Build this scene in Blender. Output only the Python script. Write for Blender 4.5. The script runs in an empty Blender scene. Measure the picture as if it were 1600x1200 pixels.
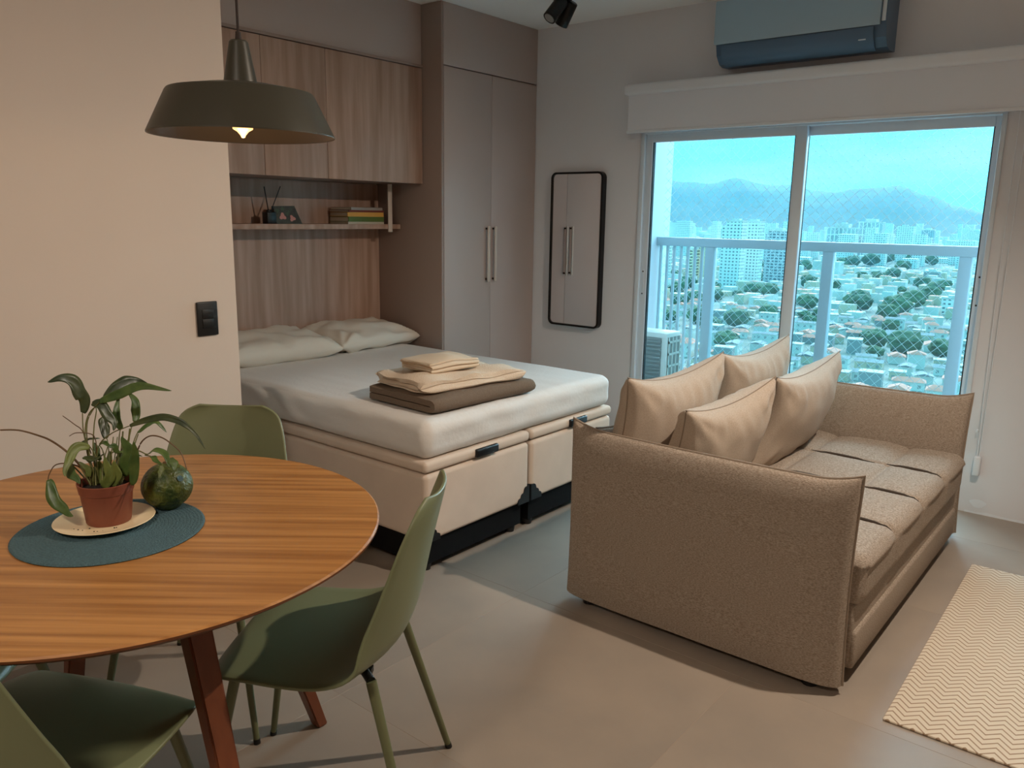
import bpy, bmesh, math, random
from mathutils import Vector, Matrix, noise
R = math.radians
PI = math.pi
random.seed(7)
scn = bpy.context.scene
COL = scn.collection

# ------------------------------------------------------------------ camera, sky, sun, exposure
EYE = Vector((0.0, 0.0, 1.45))
FPX = 1260.0                       # focal length in pixels of the 1600x1200 frame
YAW, PITCH, ROLL = -0.6803075, -0.2050124, 0.0156806
_f = Vector((math.cos(PITCH)*math.sin(YAW), math.cos(PITCH)*math.cos(YAW), math.sin(PITCH)))
_r = Vector((math.cos(YAW), -math.sin(YAW), 0.0))
_u = _r.cross(_f)
RIGHT = math.cos(ROLL)*_r + math.sin(ROLL)*_u
UP = -math.sin(ROLL)*_r + math.cos(ROLL)*_u
FWD = _f
cam_d = bpy.data.cameras.new('camera')
cam = bpy.data.objects.new('camera', cam_d)
COL.objects.link(cam)
cam_d.sensor_width = 36.0
cam_d.lens = FPX/1600*36
cam_d.clip_end = 30000
cam_d.clip_start = 0.05
mw = Matrix((RIGHT, UP, -FWD)).transposed().to_4x4()
mw.translation = EYE
cam.matrix_world = mw
scn.camera = cam

def ray(u, v):
    return FWD + RIGHT*((u-800)/FPX) - UP*((v-600)/FPX)
def on_y(u, v, y):
    d = ray(u, v); return EYE + d*(y/d.y)
def on_z(u, v, z):
    d = ray(u, v); return EYE + d*((z-EYE.z)/d.z)

scn.view_settings.view_transform = 'Standard'
scn.view_settings.look = 'None'
scn.view_settings.gamma = 1.0
scn.view_settings.use_curve_mapping = False
scn.view_settings.exposure = 0.60
scn.cycles.max_bounces = 8
scn.cycles.diffuse_bounces = 5
scn.cycles.transparent_max_bounces = 16
scn.cycles.sample_clamp_indirect = 6.0
scn.cycles.caustics_reflective = False
scn.cycles.caustics_refractive = False
scn.cycles.use_denoising = True

SKY_STRENGTH = 2.5
world = bpy.data.worlds.new('sky')
scn.world = world
world.use_nodes = True
wt = world.node_tree
wt.nodes.clear()
wo = wt.nodes.new('ShaderNodeOutputWorld')
wb = wt.nodes.new('ShaderNodeBackground')
wt.links.new(wb.outputs[0], wo.inputs[0])
wb.inputs[1].default_value = SKY_STRENGTH
tc = wt.nodes.new('ShaderNodeTexCoord')
mp = wt.nodes.new('ShaderNodeMapping'); mp.inputs['Scale'].default_value = (3, 3, 11)
wn = wt.nodes.new('ShaderNodeTexNoise'); wn.inputs['Scale'].default_value = 1.6; wn.inputs['Detail'].default_value = 5
cr = wt.nodes.new('ShaderNodeValToRGB')
cr.color_ramp.elements[0].position = 0.38; cr.color_ramp.elements[0].color = (0.085, 0.44, 0.60, 1)
cr.color_ramp.elements[1].position = 0.62; cr.color_ramp.elements[1].color = (0.145, 0.56, 0.67, 1)
wt.links.new(tc.outputs['Generated'], mp.inputs[0]); wt.links.new(mp.outputs[0], wn.inputs['Vector'])
wt.links.new(wn.outputs['Fac'], cr.inputs[0]); wt.links.new(cr.outputs[0], wb.inputs[0])

sun_d = bpy.data.lights.new('overcast_daylight', 'SUN')
sun_d.energy = 9.0
sun_d.angle = R(75)
sun_d.color = (0.84, 0.91, 1.0)
sun = bpy.data.objects.new('overcast_daylight', sun_d)
COL.objects.link(sun)
sun.rotation_euler = Vector((0.28, -1.0, -0.62)).to_track_quat('-Z', 'Y').to_euler()

# ------------------------------------------------------------------ helpers
def S(r, g, b):                       # sRGB 0-255 -> linear
    def c(x):
        x /= 255.0
        return x/12.92 if x <= 0.04045 else ((x+0.055)/1.055)**2.4
    return (c(r), c(g), c(b), 1.0)

MATS = {}
def mat(name, col, rough=0.5, metal=0.0, spec=0.5, var=0.0, vscale=4.0, stretch=(1, 1, 1), rot=(0, 0, 0), col2=None,
        bump=0.0, bscale=60.0, bstretch=(1, 1, 1), detail=4.0, emit=None, estr=0.0, coat=0.0):
    m = bpy.data.materials.new(name); MATS[name] = m
    m.use_nodes = True
    nt = m.node_tree
    b = nt.nodes['Principled BSDF']
    b.inputs['Base Color'].default_value = col
    b.inputs['Roughness'].default_value = rough
    b.inputs['Metallic'].default_value = metal
    b.inputs['Specular IOR Level'].default_value = spec
    if coat: b.inputs['Coat Weight'].default_value = coat
    if emit:
        b.inputs['Emission Color'].default_value = emit; b.inputs['Emission Strength'].default_value = estr
    if var or bump or col2:
        t = nt.nodes.new('ShaderNodeTexCoord')
    if var or col2:
        mpn = nt.nodes.new('ShaderNodeMapping'); mpn.vector_type = 'TEXTURE'; mpn.inputs['Scale'].default_value = tuple(1/q for q in stretch); mpn.inputs['Rotation'].default_value = rot
        n = nt.nodes.new('ShaderNodeTexNoise'); n.inputs['Scale'].default_value = vscale; n.inputs['Detail'].default_value = detail
        nt.links.new(t.outputs['Object'], mpn.inputs[0]); nt.links.new(mpn.outputs[0], n.inputs['Vector'])
        r = nt.nodes.new('ShaderNodeValToRGB')
        c2 = col2 or tuple(min(1, x*(1+var)) for x in col[:3])+(1,)
        c1 = col if col2 else tuple(x*(1-var) for x in col[:3])+(1,)
        r.color_ramp.elements[0].position = 0.35; r.color_ramp.elements[0].color = c1
        r.color_ramp.elements[1].position = 0.65; r.color_ramp.elements[1].color = c2
        nt.links.new(n.outputs['Fac'], r.inputs[0]); nt.links.new(r.outputs[0], b.inputs['Base Color'])
    if bump:
        mp2 = nt.nodes.new('ShaderNodeMapping'); mp2.inputs['Scale'].default_value = bstretch
        n2 = nt.nodes.new('ShaderNodeTexNoise'); n2.inputs['Scale'].default_value = bscale; n2.inputs['Detail'].default_value = 3
        bm_ = nt.nodes.new('ShaderNodeBump'); bm_.inputs['Strength'].default_value = bump; bm_.inputs['Distance'].default_value = 0.01
        nt.links.new(t.outputs['Object'], mp2.inputs[0]); nt.links.new(mp2.outputs[0], n2.inputs['Vector'])
        nt.links.new(n2.outputs['Fac'], bm_.inputs['Height']); nt.links.new(bm_.outputs[0], b.inputs['Normal'])
    return m

def link(name, me, m=None, parent=None, smooth=False, ang=35):
    o = bpy.data.objects.new(name, me)
    COL.objects.link(o)
    if m is not None and not me.materials:
        for mm in (m if isinstance(m, (list, tuple)) else [m]): me.materials.append(mm)
    if smooth:
        me.polygons.foreach_set('use_smooth', [True]*len(me.polygons))
        me.set_sharp_from_angle(angle=R(ang))
    if parent is not None: o.parent = parent
    return o

def from_data(name, vs, fs, m=None, parent=None, smooth=False, ang=35):
    me = bpy.data.meshes.new(name)
    me.from_pydata([tuple(v) for v in vs], [], fs)
    me.update()
    return link(name, me, m, parent, smooth, ang)

def from_bm(name, bm, m=None, parent=None, smooth=False, ang=35):
    bmesh.ops.recalc_face_normals(bm, faces=bm.faces)
    me = bpy.data.meshes.new(name)
    bm.to_mesh(me); bm.free()
    return link(name, me, m, parent, smooth, ang)

def tag(o, label, cat, group=None, kind=None):
    if label: o['label'] = label
    if cat: o['category'] = cat
    if group: o['group'] = group
    if kind: o['kind'] = kind
    return o
def struct(o):
    o['kind'] = 'structure'; return o
def thing(name, loc, label, cat, rz=0.0, group=None):
    o = bpy.data.objects.new(name, None); COL.objects.link(o)
    o.empty_display_size = 0.1
    o.location = loc; o.rotation_euler = (0, 0, rz)
    return tag(o, label, cat, group)

def add_box(bm, x0, x1, y0, y1, z0, z1, r=0.0, seg=2):
    vs = [bm.verts.new(p) for p in ((x0,y0,z0),(x1,y0,z0),(x1,y1,z0),(x0,y1,z0),(x0,y0,z1),(x1,y0,z1),(x1,y1,z1),(x0,y1,z1))]
    fs = [bm.faces.new([vs[i] for i in f]) for f in ((3,2,1,0),(4,5,6,7),(0,1,5,4),(1,2,6,5),(2,3,7,6),(3,0,4,7))]
    if r > 0:
        es = list({e for f in fs for e in f.edges})
        bmesh.ops.bevel(bm, geom=es, offset=r, segments=seg, affect='EDGES', profile=0.5)
def box(name, x0, x1, y0, y1, z0, z1, m, parent=None, r=0.0, seg=2, off=(0, 0, 0)):
    bm = bmesh.new(); add_box(bm, x0-off[0], x1-off[0], y0-off[1], y1-off[1], z0-off[2], z1-off[2], r, seg)
    return from_bm(name, bm, m, parent, smooth=r > 0, ang=50)

def ring_pts(c, ax, rad, n, ref=None):
    ax = ax.normalized()
    a = ref if ref is not None else (Vector((0, 0, 1)) if abs(ax.z) < 0.9 else Vector((1, 0, 0)))
    e1 = ax.cross(a).normalized(); e2 = ax.cross(e1).normalized()
    return [c + (e1*math.cos(2*PI*i/n) + e2*math.sin(2*PI*i/n))*rad for i in range(n)]
def tube_data(path, rad, n=8, caps=True, closed=False):
    path = [Vector(p) for p in path]
    k = len(path); vs = []; fs = []
    rr = rad if isinstance(rad, (list, tuple)) else [rad]*k
    for i, p in enumerate(path):
        if closed: d = path[(i+1) % k]-path[i-1]
        else: d = path[min(i+1, k-1)]-path[max(i-1, 0)]
        vs += ring_pts(p, d, rr[i], n)
    for i in range(k if closed else k-1):
        j = (i+1) % k
        for q in range(n):
            fs.append((i*n+q, i*n+(q+1) % n, j*n+(q+1) % n, j*n+q))
    if caps and not closed:
        fs.append(tuple(range(n))[::-1]); fs.append(tuple((k-1)*n+q for q in range(n)))
    return vs, fs
def tube(name, path, rad, m, parent=None, n=8, closed=False):
    vs, fs = tube_data(path, rad, n, True, closed)
    return from_data(name, vs, fs, m, parent, True, 50)

def lathe(name, prof, m, parent=None, n=40, loc=(0, 0, 0), smooth=True, ang=35):
    vs = []; fs = []; k = len(prof)
    for i in range(n):
        a = 2*PI*i/n
        for r_, z in prof: vs.append((loc[0]+r_*math.cos(a), loc[1]+r_*math.sin(a), loc[2]+z))
    for i in range(n):
        j = (i+1) % n
        for q in range(k-1):
            a, b, c, d = i*k+q, j*k+q, j*k+q+1, i*k+q+1
            if prof[q][0] < 1e-6: fs.append((a, c, d))
            elif prof[q+1][0] < 1e-6: fs.append((a, b, d))
            else: fs.append((a, b, c, d))
    return from_data(name, vs, fs, m, parent, smooth, ang)

def soft_box(name, dx, dy, dz, r, m, parent=None, nx=24, ny=24, nz=6, disp=None, k=4, loc=(0, 0, 0)):
    """rounded box of fabric with a displacement function disp(p, n) -> metres along the normal"""
    def axis(d, n):
        h = d/2; i = h-r
        edge = [math.tan(PI/4*q/k)*r for q in range(1, k+1)]
        mid = [-i+2*i*q/n for q in range(n+1)]
        return [-i-e for e in reversed(edge)] + mid + [i+e for e in edge]
    A = [axis(dx, nx), axis(dy, ny), axis(dz, nz)]
    H = (dx/2, dy/2, dz/2)
    idx = {}; vs = []; fs = []
    def vert(p):
        key = (round(p[0], 6), round(p[1], 6), round(p[2], 6))
        if key in idx: return idx[key]
        inn = Vector([max(-(H[i]-r), min(H[i]-r, p[i])) for i in range(3)])
        nrm = (Vector(p)-inn).normalized()
        q = inn+nrm*r
        if disp: q = q+nrm*disp(q, nrm)
        idx[key] = len(vs); vs.append(q+Vector(loc)); return idx[key]
    for ax in range(3):
        b, c = (ax+1) % 3, (ax+2) % 3
        for sgn in (-1, 1):
            for i in range(len(A[b])-1):
                for j in range(len(A[c])-1):
                    quad = []
                    for (ii, jj) in ((i, j), (i+1, j), (i+1, j+1), (i, j+1)):
                        p = [0, 0, 0]; p[ax] = sgn*H[ax]; p[b] = A[b][ii]; p[c] = A[c][jj]
                        quad.append(vert(p))
                    fs.append(tuple(quad) if sgn > 0 else tuple(reversed(quad)))
    return from_data(name, vs, fs, m, parent, True, 80)

def cushion(name, w, h, t, m, parent=None, pinch=0.07, pw=0.45, wr=0.006, seed=0, nx=38, ny=30, crease=0.0, piping=None, sag=0.0, ex=2.2, rip=0.7, swirl=0.0):
    """pillow standing in the local XZ plane, thickness along Y, pointed corners, piping along its seam"""
    vs = []; fs = []
    def pt(u, v, s):
        x = u*w/2*(1-pinch*(1-v*v)); z = v*h/2*(1-pinch*(1-u*u))
        T = t/2*(max(0, 1-abs(u)**ex)*max(0, 1-abs(v)**ex))**pw
        y = s*T
        n = noise.noise(Vector((x*9+seed*3.1, z*9, s*2+seed)))*wr*2
        # folds that run in from the corners and along the upper edge
        cu, cv = (1 if u > 0 else -1), (1 if v > 0 else -1)
        dd = math.hypot((cu-u)*w/2, (cv-v)*h/2)
        an = math.atan2((cv-v)*h, (cu-u)*w+1e-6)
        fold = math.sin(an*9+seed)*wr*1.0*math.exp(-((dd-0.10)/0.09)**2)
        fold += swirl*math.sin(34*(z*0.8+x*0.45+0.10*noise.noise(Vector((x*5, z*5, seed))))+seed)*(0.5+noise.noise(Vector((x*3.1, z*3.1, seed+2))))
        fold += math.sin(x*78+seed*2+3*noise.noise(Vector((x*6, z*6, seed))))*wr*rip*max(0, 1-((v-0.8)/0.35)**2)
        rim = min(1, 6*(1-max(abs(u), abs(v))))
        y += s*(n+fold)*rim
        if crease: y -= s*crease*math.exp(-((x-0.02)/0.018)**2)*rim
        z += -sag*(1-u*u)*max(0, v)
        return Vector((x, y, z))
    for s in (-1, 1):
        base = len(vs)
        for i in range(nx+1):
            for j in range(ny+1):
                u = -math.cos(PI*i/nx); v = -math.cos(PI*j/ny)
                u = 0.45*u+0.55*(-1+2*i/nx); v = 0.45*v+0.55*(-1+2*j/ny)
                vs.append(pt(u, v, s))
        for i in range(nx):
            for j in range(ny):
                a = base+i*(ny+1)+j
                q = (a, a+ny+1, a+ny+2, a+1)
                fs.append(q if s < 0 else q[::-1])
    bm = bmesh.new()
    bv = [bm.verts.new(v) for v in vs]
    for f in fs: bm.faces.new([bv[i] for i in f])
    bmesh.ops.remove_doubles(bm, verts=bm.verts, dist=1e-5)
    o = from_bm(name, bm, m, parent, True, 70)
    if piping:
        path = []
        N = 26
        for i in range(N): path.append(pt(-1+2*i/N, -1, 0))
        for i in range(N): path.append(pt(1, -1+2*i/N, 0))
        for i in range(N): path.append(pt(1-2*i/N, 1, 0))
        for i in range(N): path.append(pt(-1, 1-2*i/N, 0))
        tube('piping', path, 0.0024, piping, o, 6, closed=True)
    return o

def copy_tree(o, parent=None):
    c = o.copy(); COL.objects.link(c)
    c.parent = parent
    for ch in o.children: copy_tree(ch, c)
    return c

# ------------------------------------------------------------------ materials
M_wall = mat('beige_wall_paint', S(216, 203, 192), 0.75, var=0.02, vscale=1.5, bump=0.03, bscale=300)
M_wallw = mat('cool_wall_paint', S(224, 224, 228), 0.75, var=0.02, vscale=1.5, bump=0.03, bscale=300)  # wall paint made cooler and lighter; bluish daylight put into the colour
M_ceil = mat('ceiling_paint', S(248, 249, 249), 0.8)
M_tile = mat('floor_tile', S(160, 147, 134), 0.42, var=0.07, vscale=3.2, detail=8, col2=S(150, 139, 128))
M_grout = mat('grout', S(160, 145, 130), 0.8)
M_taupe = mat('taupe_laminate', S(184, 166, 158), 0.45, var=0.015, vscale=2)
M_taupe_shade = mat('taupe_shaded', S(154, 134, 124), 0.5)  # darker taupe; shade on the wardrobe side put into the colour
M_oak = mat('oak_laminate', S(158, 127, 109), 0.5, vscale=5.0, stretch=(4.2, 4.2, 0.30), col2=S(184, 154, 137), detail=12)
M_table = mat('table_wood', S(146, 96, 48), 0.38, vscale=7.0, stretch=(0.22, 8.0, 1), rot=(0, 0, R(39)), col2=S(186, 132, 74), detail=10)
M_tedge = mat('table_edge', S(104, 60, 30), 0.45)
M_leg = mat('table_leg_wood', S(112, 60, 36), 0.42, vscale=8, stretch=(4, 4, 0.5), col2=S(128, 72, 44))
M_green = mat('sage_plastic', S(118, 124, 92), 0.38, spec=0.45)
M_greend = mat('sage_metal', S(104, 108, 76), 0.4)
M_black = mat('black_plastic', S(15, 15, 16), 0.45)
M_dark_fill = mat('black_fill', S(9, 9, 10), 0.85, spec=0.2)  # for the box added to darken the gap under the bed
M_blackm = mat('black_metal', S(18, 20, 21), 0.38, metal=0.3)
M_sofa = mat('sofa_linen', S(142, 127, 113), 0.9, spec=0.2, vscale=150, stretch=(1, 1, 3.0), col2=S(178, 164, 150), bump=0.35, bscale=420, detail=2)
M_pill = mat('pillow_linen', S(190, 174, 158), 0.9, spec=0.2, vscale=190, stretch=(1, 1, 2.5), col2=S(176, 160, 144), bump=0.25, bscale=420, detail=2)
M_pipe = mat('piping_fabric', S(146, 130, 114), 0.9)
M_gap = mat('seam_dark', S(70, 60, 52), 0.95)
M_sheet = mat('white_sheet', S(224, 220, 216), 0.85, spec=0.2, bump=0.12, bscale=60)
M_case = mat('ivory_satin', S(216, 208, 196), 0.6, spec=0.35, bump=0.1, bscale=40)
M_box = mat('bed_suede', S(214, 196, 180), 0.85, spec=0.2, var=0.03, vscale=7, bump=0.08, bscale=250)
M_blanket = mat('grey_blanket', S(122, 106, 92), 0.95, spec=0.1, var=0.06, vscale=120, bump=0.4, bscale=260)
M_cream = mat('cream_waffle', S(226, 206, 184), 0.95, spec=0.1, bump=0.5, bscale=190)
M_linen = mat('cream_linen', S(224, 204, 180), 0.9, spec=0.1, bump=0.15, bscale=200)
M_white = mat('white_aluminium', S(216, 228, 238), 0.4)  # faint blue in the white stands in for window glare
M_whitep = mat('white_paint', S(232, 236, 242), 0.55)
M_blind = mat('blind_fabric', S(230, 234, 242), 0.85, bump=0.05, bscale=500)  # bluish daylight put into the white fabric colour
M_rubber = mat('black_gasket', S(12, 14, 18), 0.6)
M_steel = mat('brushed_handle', S(206, 192, 180), 0.45)
M_screw = mat('screw_dark', S(60, 54, 48), 0.4, metal=0.5)
M_mirror = mat('mirror_silver', (0.86, 0.86, 0.87, 1), 0.02, metal=1.0)
M_acp = mat('air_conditioner_front', S(160, 188, 206), 0.25)
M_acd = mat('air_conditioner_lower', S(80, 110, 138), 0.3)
M_lampo = mat('olive_enamel', S(62, 60, 50), 0.4, spec=0.4)
M_lampi = mat('enamel_inside', S(62, 52, 44), 0.45)
M_cord = mat('brown_cord', S(48, 36, 32), 0.7)
M_bulb = mat('filament_bulb', (0.5, 0.3, 0.12, 1), 0.3, emit=(1, 0.58, 0.20, 1), estr=1.1)
M_lens = mat('spot_lens', S(150, 150, 146), 0.3)
M_lens_on = mat('lit_spot_lens', (1, 0.9, 0.75, 1), 0.3, emit=(1, 0.78, 0.52, 1), estr=6.0)
M_panel_on = mat('lit_ceiling_panel', (1, 0.9, 0.75, 1), 0.3, emit=(1, 0.8, 0.56, 1), estr=4.0)
M_mat = mat('teal_braid', S(70, 98, 106), 0.85, var=0.15, vscale=200, bump=0.5, bscale=300)
M_plate = mat('cream_ceramic', S(236, 216, 176), 0.25)
M_pot = mat('terracotta_plastic', S(130, 72, 54), 0.45, var=0.05, vscale=20)
M_soil = mat('soil', S(34, 26, 20), 0.95, bump=0.8, bscale=120)
M_leaf = mat('leaf_green', S(58, 86, 38), 0.38, vscale=30, col2=S(86, 108, 52))
M_leaf2 = mat('leaf_dark', S(46, 62, 36), 0.35, vscale=30, col2=S(70, 80, 44))
M_leaf3 = mat('leaf_pale', S(112, 126, 60), 0.45, vscale=30, col2=S(96, 108, 52))
M_stem = mat('stem_green', S(104, 104, 56), 0.5)
M_stemb = mat('stem_brown', S(96, 70, 40), 0.6)
M_avo = mat('avocado_skin', S(40, 60, 20), 0.42, vscale=45, col2=S(88, 98, 34), bump=0.5, bscale=110)
M_floral = mat('floral_print', S(20, 24, 20), 0.5, vscale=40, col2=S(44, 56, 46), detail=2)
M_bk = [mat('book_%s' % n, c, 0.6) for n, c in (('cream', S(190, 180, 160)), ('green', S(84, 104, 44)), ('orange', S(206, 152, 66)), ('red', S(110, 48, 38)), ('grey', S(150, 142, 134)), ('black', S(34, 30, 30)))]
M_paper = mat('book_paper', S(206, 196, 176), 0.9)
M_cond = mat('condenser_shell', S(214, 212, 204), 0.5)
M_condg = mat('condenser_fin', S(138, 138, 134), 0.6)

def glass_mat(name, tint, gloss=0.06):
    m = bpy.data.materials.new(name); m.use_nodes = True
    nt = m.node_tree; nt.nodes.clear()
    o = nt.nodes.new('ShaderNodeOutputMaterial'); t = nt.nodes.new('ShaderNodeBsdfTransparent'); g = nt.nodes.new('ShaderNodeBsdfGlossy')
    mx = nt.nodes.new('ShaderNodeMixShader')
    t.inputs[0].default_value = tint; g.inputs['Roughness'].default_value = 0.3; g.inputs[0].default_value = (1, 1, 1, 1)
    mx.inputs[0].default_value = gloss
    nt.links.new(t.outputs[0], mx.inputs[1]); nt.links.new(g.outputs[0], mx.inputs[2]); nt.links.new(mx.outputs[0], o.inputs[0])
    return m
M_glass = glass_mat('window_glass', (0.84, 0.97, 1.0, 1), 0.03)
M_glassb = glass_mat('balustrade_glass', (0.95, 0.99, 1.0, 1), 0.02)

def rug_mat():
    m = bpy.data.materials.new('chevron_weave'); m.use_nodes = True
    nt = m.node_tree; b = nt.nodes['Principled BSDF']; b.inputs['Roughness'].default_value = 0.95; b.inputs['Specular IOR Level'].default_value = 0.1
    t = nt.nodes.new('ShaderNodeTexCoord'); sx = nt.nodes.new('ShaderNodeSeparateXYZ')
    nt.links.new(t.outputs['Object'], sx.inputs[0])
    def M(op, a, b_=None):
        n = nt.nodes.new('ShaderNodeMath'); n.operation = op
        for i, x in enumerate((a, b_)):
            if x is None: continue
            if isinstance(x, (int, float)): n.inputs[i].default_value = x
            else: nt.links.new(x, n.inputs[i])
        return n.outputs[0]
    zig = M('PINGPONG', M('MULTIPLY', sx.outputs[0], 1.0), 0.034)
    ph = M('FRACT', M('DIVIDE', M('ADD', sx.outputs[1], M('MULTIPLY', zig, 1.0)), 0.0275))
    st = M('LESS_THAN', ph, 0.24)
    r = nt.nodes.new('ShaderNodeMix'); r.data_type = 'RGBA'
    nt.links.new(st, r.inputs[0]); r.inputs[6].default_value = S(216, 204, 186); r.inputs[7].default_value = S(160, 138, 116)
    nt.links.new(r.outputs[2], b.inputs['Base Color'])
    bp = nt.nodes.new('ShaderNodeBump'); bp.inputs['Strength'].default_value = 0.4; bp.inputs['Distance'].default_value = 0.004; bp.invert = True
    nt.links.new(st, bp.inputs['Height']); nt.links.new(bp.outputs[0], b.inputs['Normal'])
    return m
M_rug = rug_mat()

# ------------------------------------------------------------------ room shell
YW = 4.53          # window wall
XL = -2.70         # plastered wall beside the dining table
XN = -4.075        # back of the bed niche
YN = 1.69          # corner where the niche begins
XWR = -3.489       # wardrobe front
YWS = 3.609        # wardrobe side
ZC = 2.664
XR, YB = 1.75, -2.4

floor = struct(box('floor', XN-0.2, XR+0.2, YB-0.2, YW+0.15, -0.06, -0.0005, M_grout))
TS = 0.9
tile_bm = bmesh.new(); add_box(tile_bm, -TS/2+0.0009, TS/2-0.0009, -TS/2+0.0009, TS/2-0.0009, -0.012, 0.0, 0.0003, 1)
tile_me = bpy.data.meshes.new('tile'); tile_bm.to_mesh(tile_me); tile_bm.free(); tile_me.materials.append(M_tile)
for i in range(-4, 3):
    for j in range(-6, 3):
        cx, cy = -0.905+TS*(i+0.5), 2.315+TS*(j+0.5)
        if cx < XN-0.5 or cx > XR+0.5 or cy < YB-0.5 or cy > YW+0.1: continue
        t = link('tile', tile_me, None, floor); t.location = (cx, cy, 0)

bm = bmesh.new(); add_box(bm, XL-0.14, XL, YB, YN, 0, ZC)
struct(from_bm('wall_left', bm, M_wall))
bm = bmesh.new(); add_box(bm, XN-0.12, XL-0.14, YN-0.14, YN, 0, ZC)
struct(from_bm('wall_niche', bm, M_wall))
struct(box('wall_headboard', XN-0.12, XN, YN, YW+0.15, 0, ZC, M_wall))
DX0, DX1, DZ = -2.662, -0.70, 2.0
bm = bmesh.new()
add_box(bm, XN, DX0, YW, YW+0.15, 0, ZC); add_box(bm, DX1, XR+0.15, YW, YW+0.15, 0, ZC); add_box(bm, DX0, DX1, YW, YW+0.15, DZ, ZC)
wall_window = struct(from_bm('wall_window', bm, M_wallw))
struct(box('wall_right', XR, XR+0.15, YB, YW, 0, ZC, M_wall))
struct(box('wall_rear', XL-0.14, XR+0.15, YB-0.15, YB, 0, ZC, M_wall))
struct(box('ceiling', XN-0.12, XR+0.15, YB-0.15, YW+0.15, ZC, ZC+0.12, M_ceil))
# bare plaster patch and ragged filler line low on the window wall
bm = bmesh.new()
c0 = Vector((-0.605, YW-0.0015, 0.055))
vv = [bm.verts.new(c0+Vector((0.036*math.cos(a)*(1+0.2*math.sin(3*a)), 0, 0.022*math.sin(a)))) for a in [2*PI*i/14 for i in range(14)]]
bm.faces.new(vv)
pts = [(-0.66+0.05*i, 0.012+0.010*noise.noise(Vector((i*1.7, 0, 0)))) for i in range(22)]
for (xa, za), (xb, zb) in zip(pts[:-1], pts[1:]):
    bm.faces.new([bm.verts.new((xa, YW-0.0015, 0.0)), bm.verts.new((xb, YW-0.0015, 0.0)), bm.verts.new((xb, YW-0.0015, max(zb, 0.006))), bm.verts.new((xa, YW-0.0015, max(za, 0.006)))])
from_bm('plaster_patch', bm, M_whitep, wall_window)

# ------------------------------------------------------------------ sliding balcony door
door = bpy.data.objects.new('door_1', None); COL.objects.link(door); struct(door)
door.location = (DX0, YW, 0)
def D(name, x0, x1, y0, y1, z0, z1, m, r=0.0, parent=door):
    return box(name, x0, x1, y0, y1, z0, z1, m, parent, r, off=(DX0, YW, 0) if parent is door else parent['_o'])
D('jamb', DX0, -2.632, YW-0.012, YW+0.11, 0, DZ, M_white, 0.003)
D('jamb', -0.722, DX1, YW-0.012, YW+0.11, 0, DZ, M_white, 0.003)
D('head', -2.632, -0.722, YW-0.012, YW+0.11, 1.955, DZ, M_white, 0.003)
D('track', -2.632, -0.722, YW-0.01, YW+0.11, 0, 0.025, M_white, 0.002)
def sash(x0, x1, wl, wr, y):
    s = D('sash', x0, x0+wl, y, y+0.035, 0.025, 1.96, M_white, 0.003)          # meeting stile / lock stile carries the rest
    def Q(n, a, b, c, d, m, dy=0.0):
        return box(n, a-DX0, b-DX0, y+dy-YW, y+0.035-dy-YW, c, d, m, s, 0.003 if dy == 0 else 0)
    Q('stile', x1-wr, x1, 0.025, 1.96, M_white)
    Q('top_rail', x0+wl, x1-wr, 1.908, 1.96, M_white)
    Q('bottom_rail', x0+wl, x1-wr, 0.025, 0.10, M_white)
    Q('pane', x0+wl+0.004, x1-wr-0.004, 0.104, 1.904, M_glass, 0.0145)
    for a, b in ((x0+wl, x0+wl+0.006), (x1-wr-0.006, x1-wr)): Q('gasket', a, b, 0.10, 1.908, M_rubber, 0.006)
    return s
s1 = sash(-2.632, -1.641, 0.045, 0.062, YW+0.008)
s2 = sash(-1.700, -0.722, 0.045, 0.034, YW+0.052)
for sx_, xx, zz, yy in ((s1, -2.612, 1.05, YW+0.008), (s2, -0.738, 1.12, YW+0.052)):
    h = box('pull_recess', xx-0.006-DX0, xx+0.006-DX0, yy-0.003-YW, yy-YW+0.001, zz-0.085, zz+0.085, M_white, sx_, 0.002)
    for dz in (-0.07, 0.07):
        box('screw', xx-0.004-DX0, xx+0.004-DX0, yy-0.006-YW, yy-0.002-YW, zz+dz-0.004, zz+dz+0.004, M_screw, h)

# ------------------------------------------------------------------ balcony
YR = 5.6
XB0, XB1 = -3.10, 0.9
struct(box('balcony_floor', XB0-0.15, XB1+0.15, YW+0.15, YR+0.16, -0.2, -0.03, mat('balcony_tile', S(112, 108, 104), 0.6, var=0.05, vscale=4)))
struct(box('balcony_slab', XB0-0.15, XB1+0.15, YW+0.15, YR+0.16, 2.70, 2.86, M_whitep))
struct(box('wall_balcony', XB0-0.15, XB0, YW+0.15, YR+0.16, -0.2, 2.70, M_whitep))
struct(box('wall_balcony_end', XB1, XB1+0.15, YW+0.15, YR+0.16, -0.2, 2.70, M_whitep))
M_rail = mat('backlit_rail_paint', S(168, 186, 194), 0.45)  # white paint turned grey-blue; its backlit shade is put into the colour
rail = thing('balcony_railing', ((XB0+XB1)/2, YR, -0.03), 'white metal balcony railing with thin bars at one end and clear panels', 'railing')
def RB(name, x0, x1, y0, y1, z0, z1, m, r=0.0): return box(name, x0, x1, y0, y1, z0, z1, m, rail, r, off=((XB0+XB1)/2, YR, -0.03))
RB('top_rail', XB0, XB1, YR-0.035, YR+0.035, 1.25, 1.313, M_rail, 0.004)
RB('bottom_rail', XB0, XB1, YR-0.02, YR+0.02, 0.02, 0.06, M_rail, 0.003)
posts = (-2.66, -1.806, -0.985, -0.16, 0.66)
for x in posts: RB('post', x-0.035, x+0.035, YR-0.03, YR+0.03, -0.03, 1.25, M_rail, 0.003)
for i in range(7):
    x = XB0+0.024+i*0.0575
    RB('baluster', x-0.009, x+0.009, YR-0.009, YR+0.009, 0.06, 1.25, M_rail)
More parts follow.
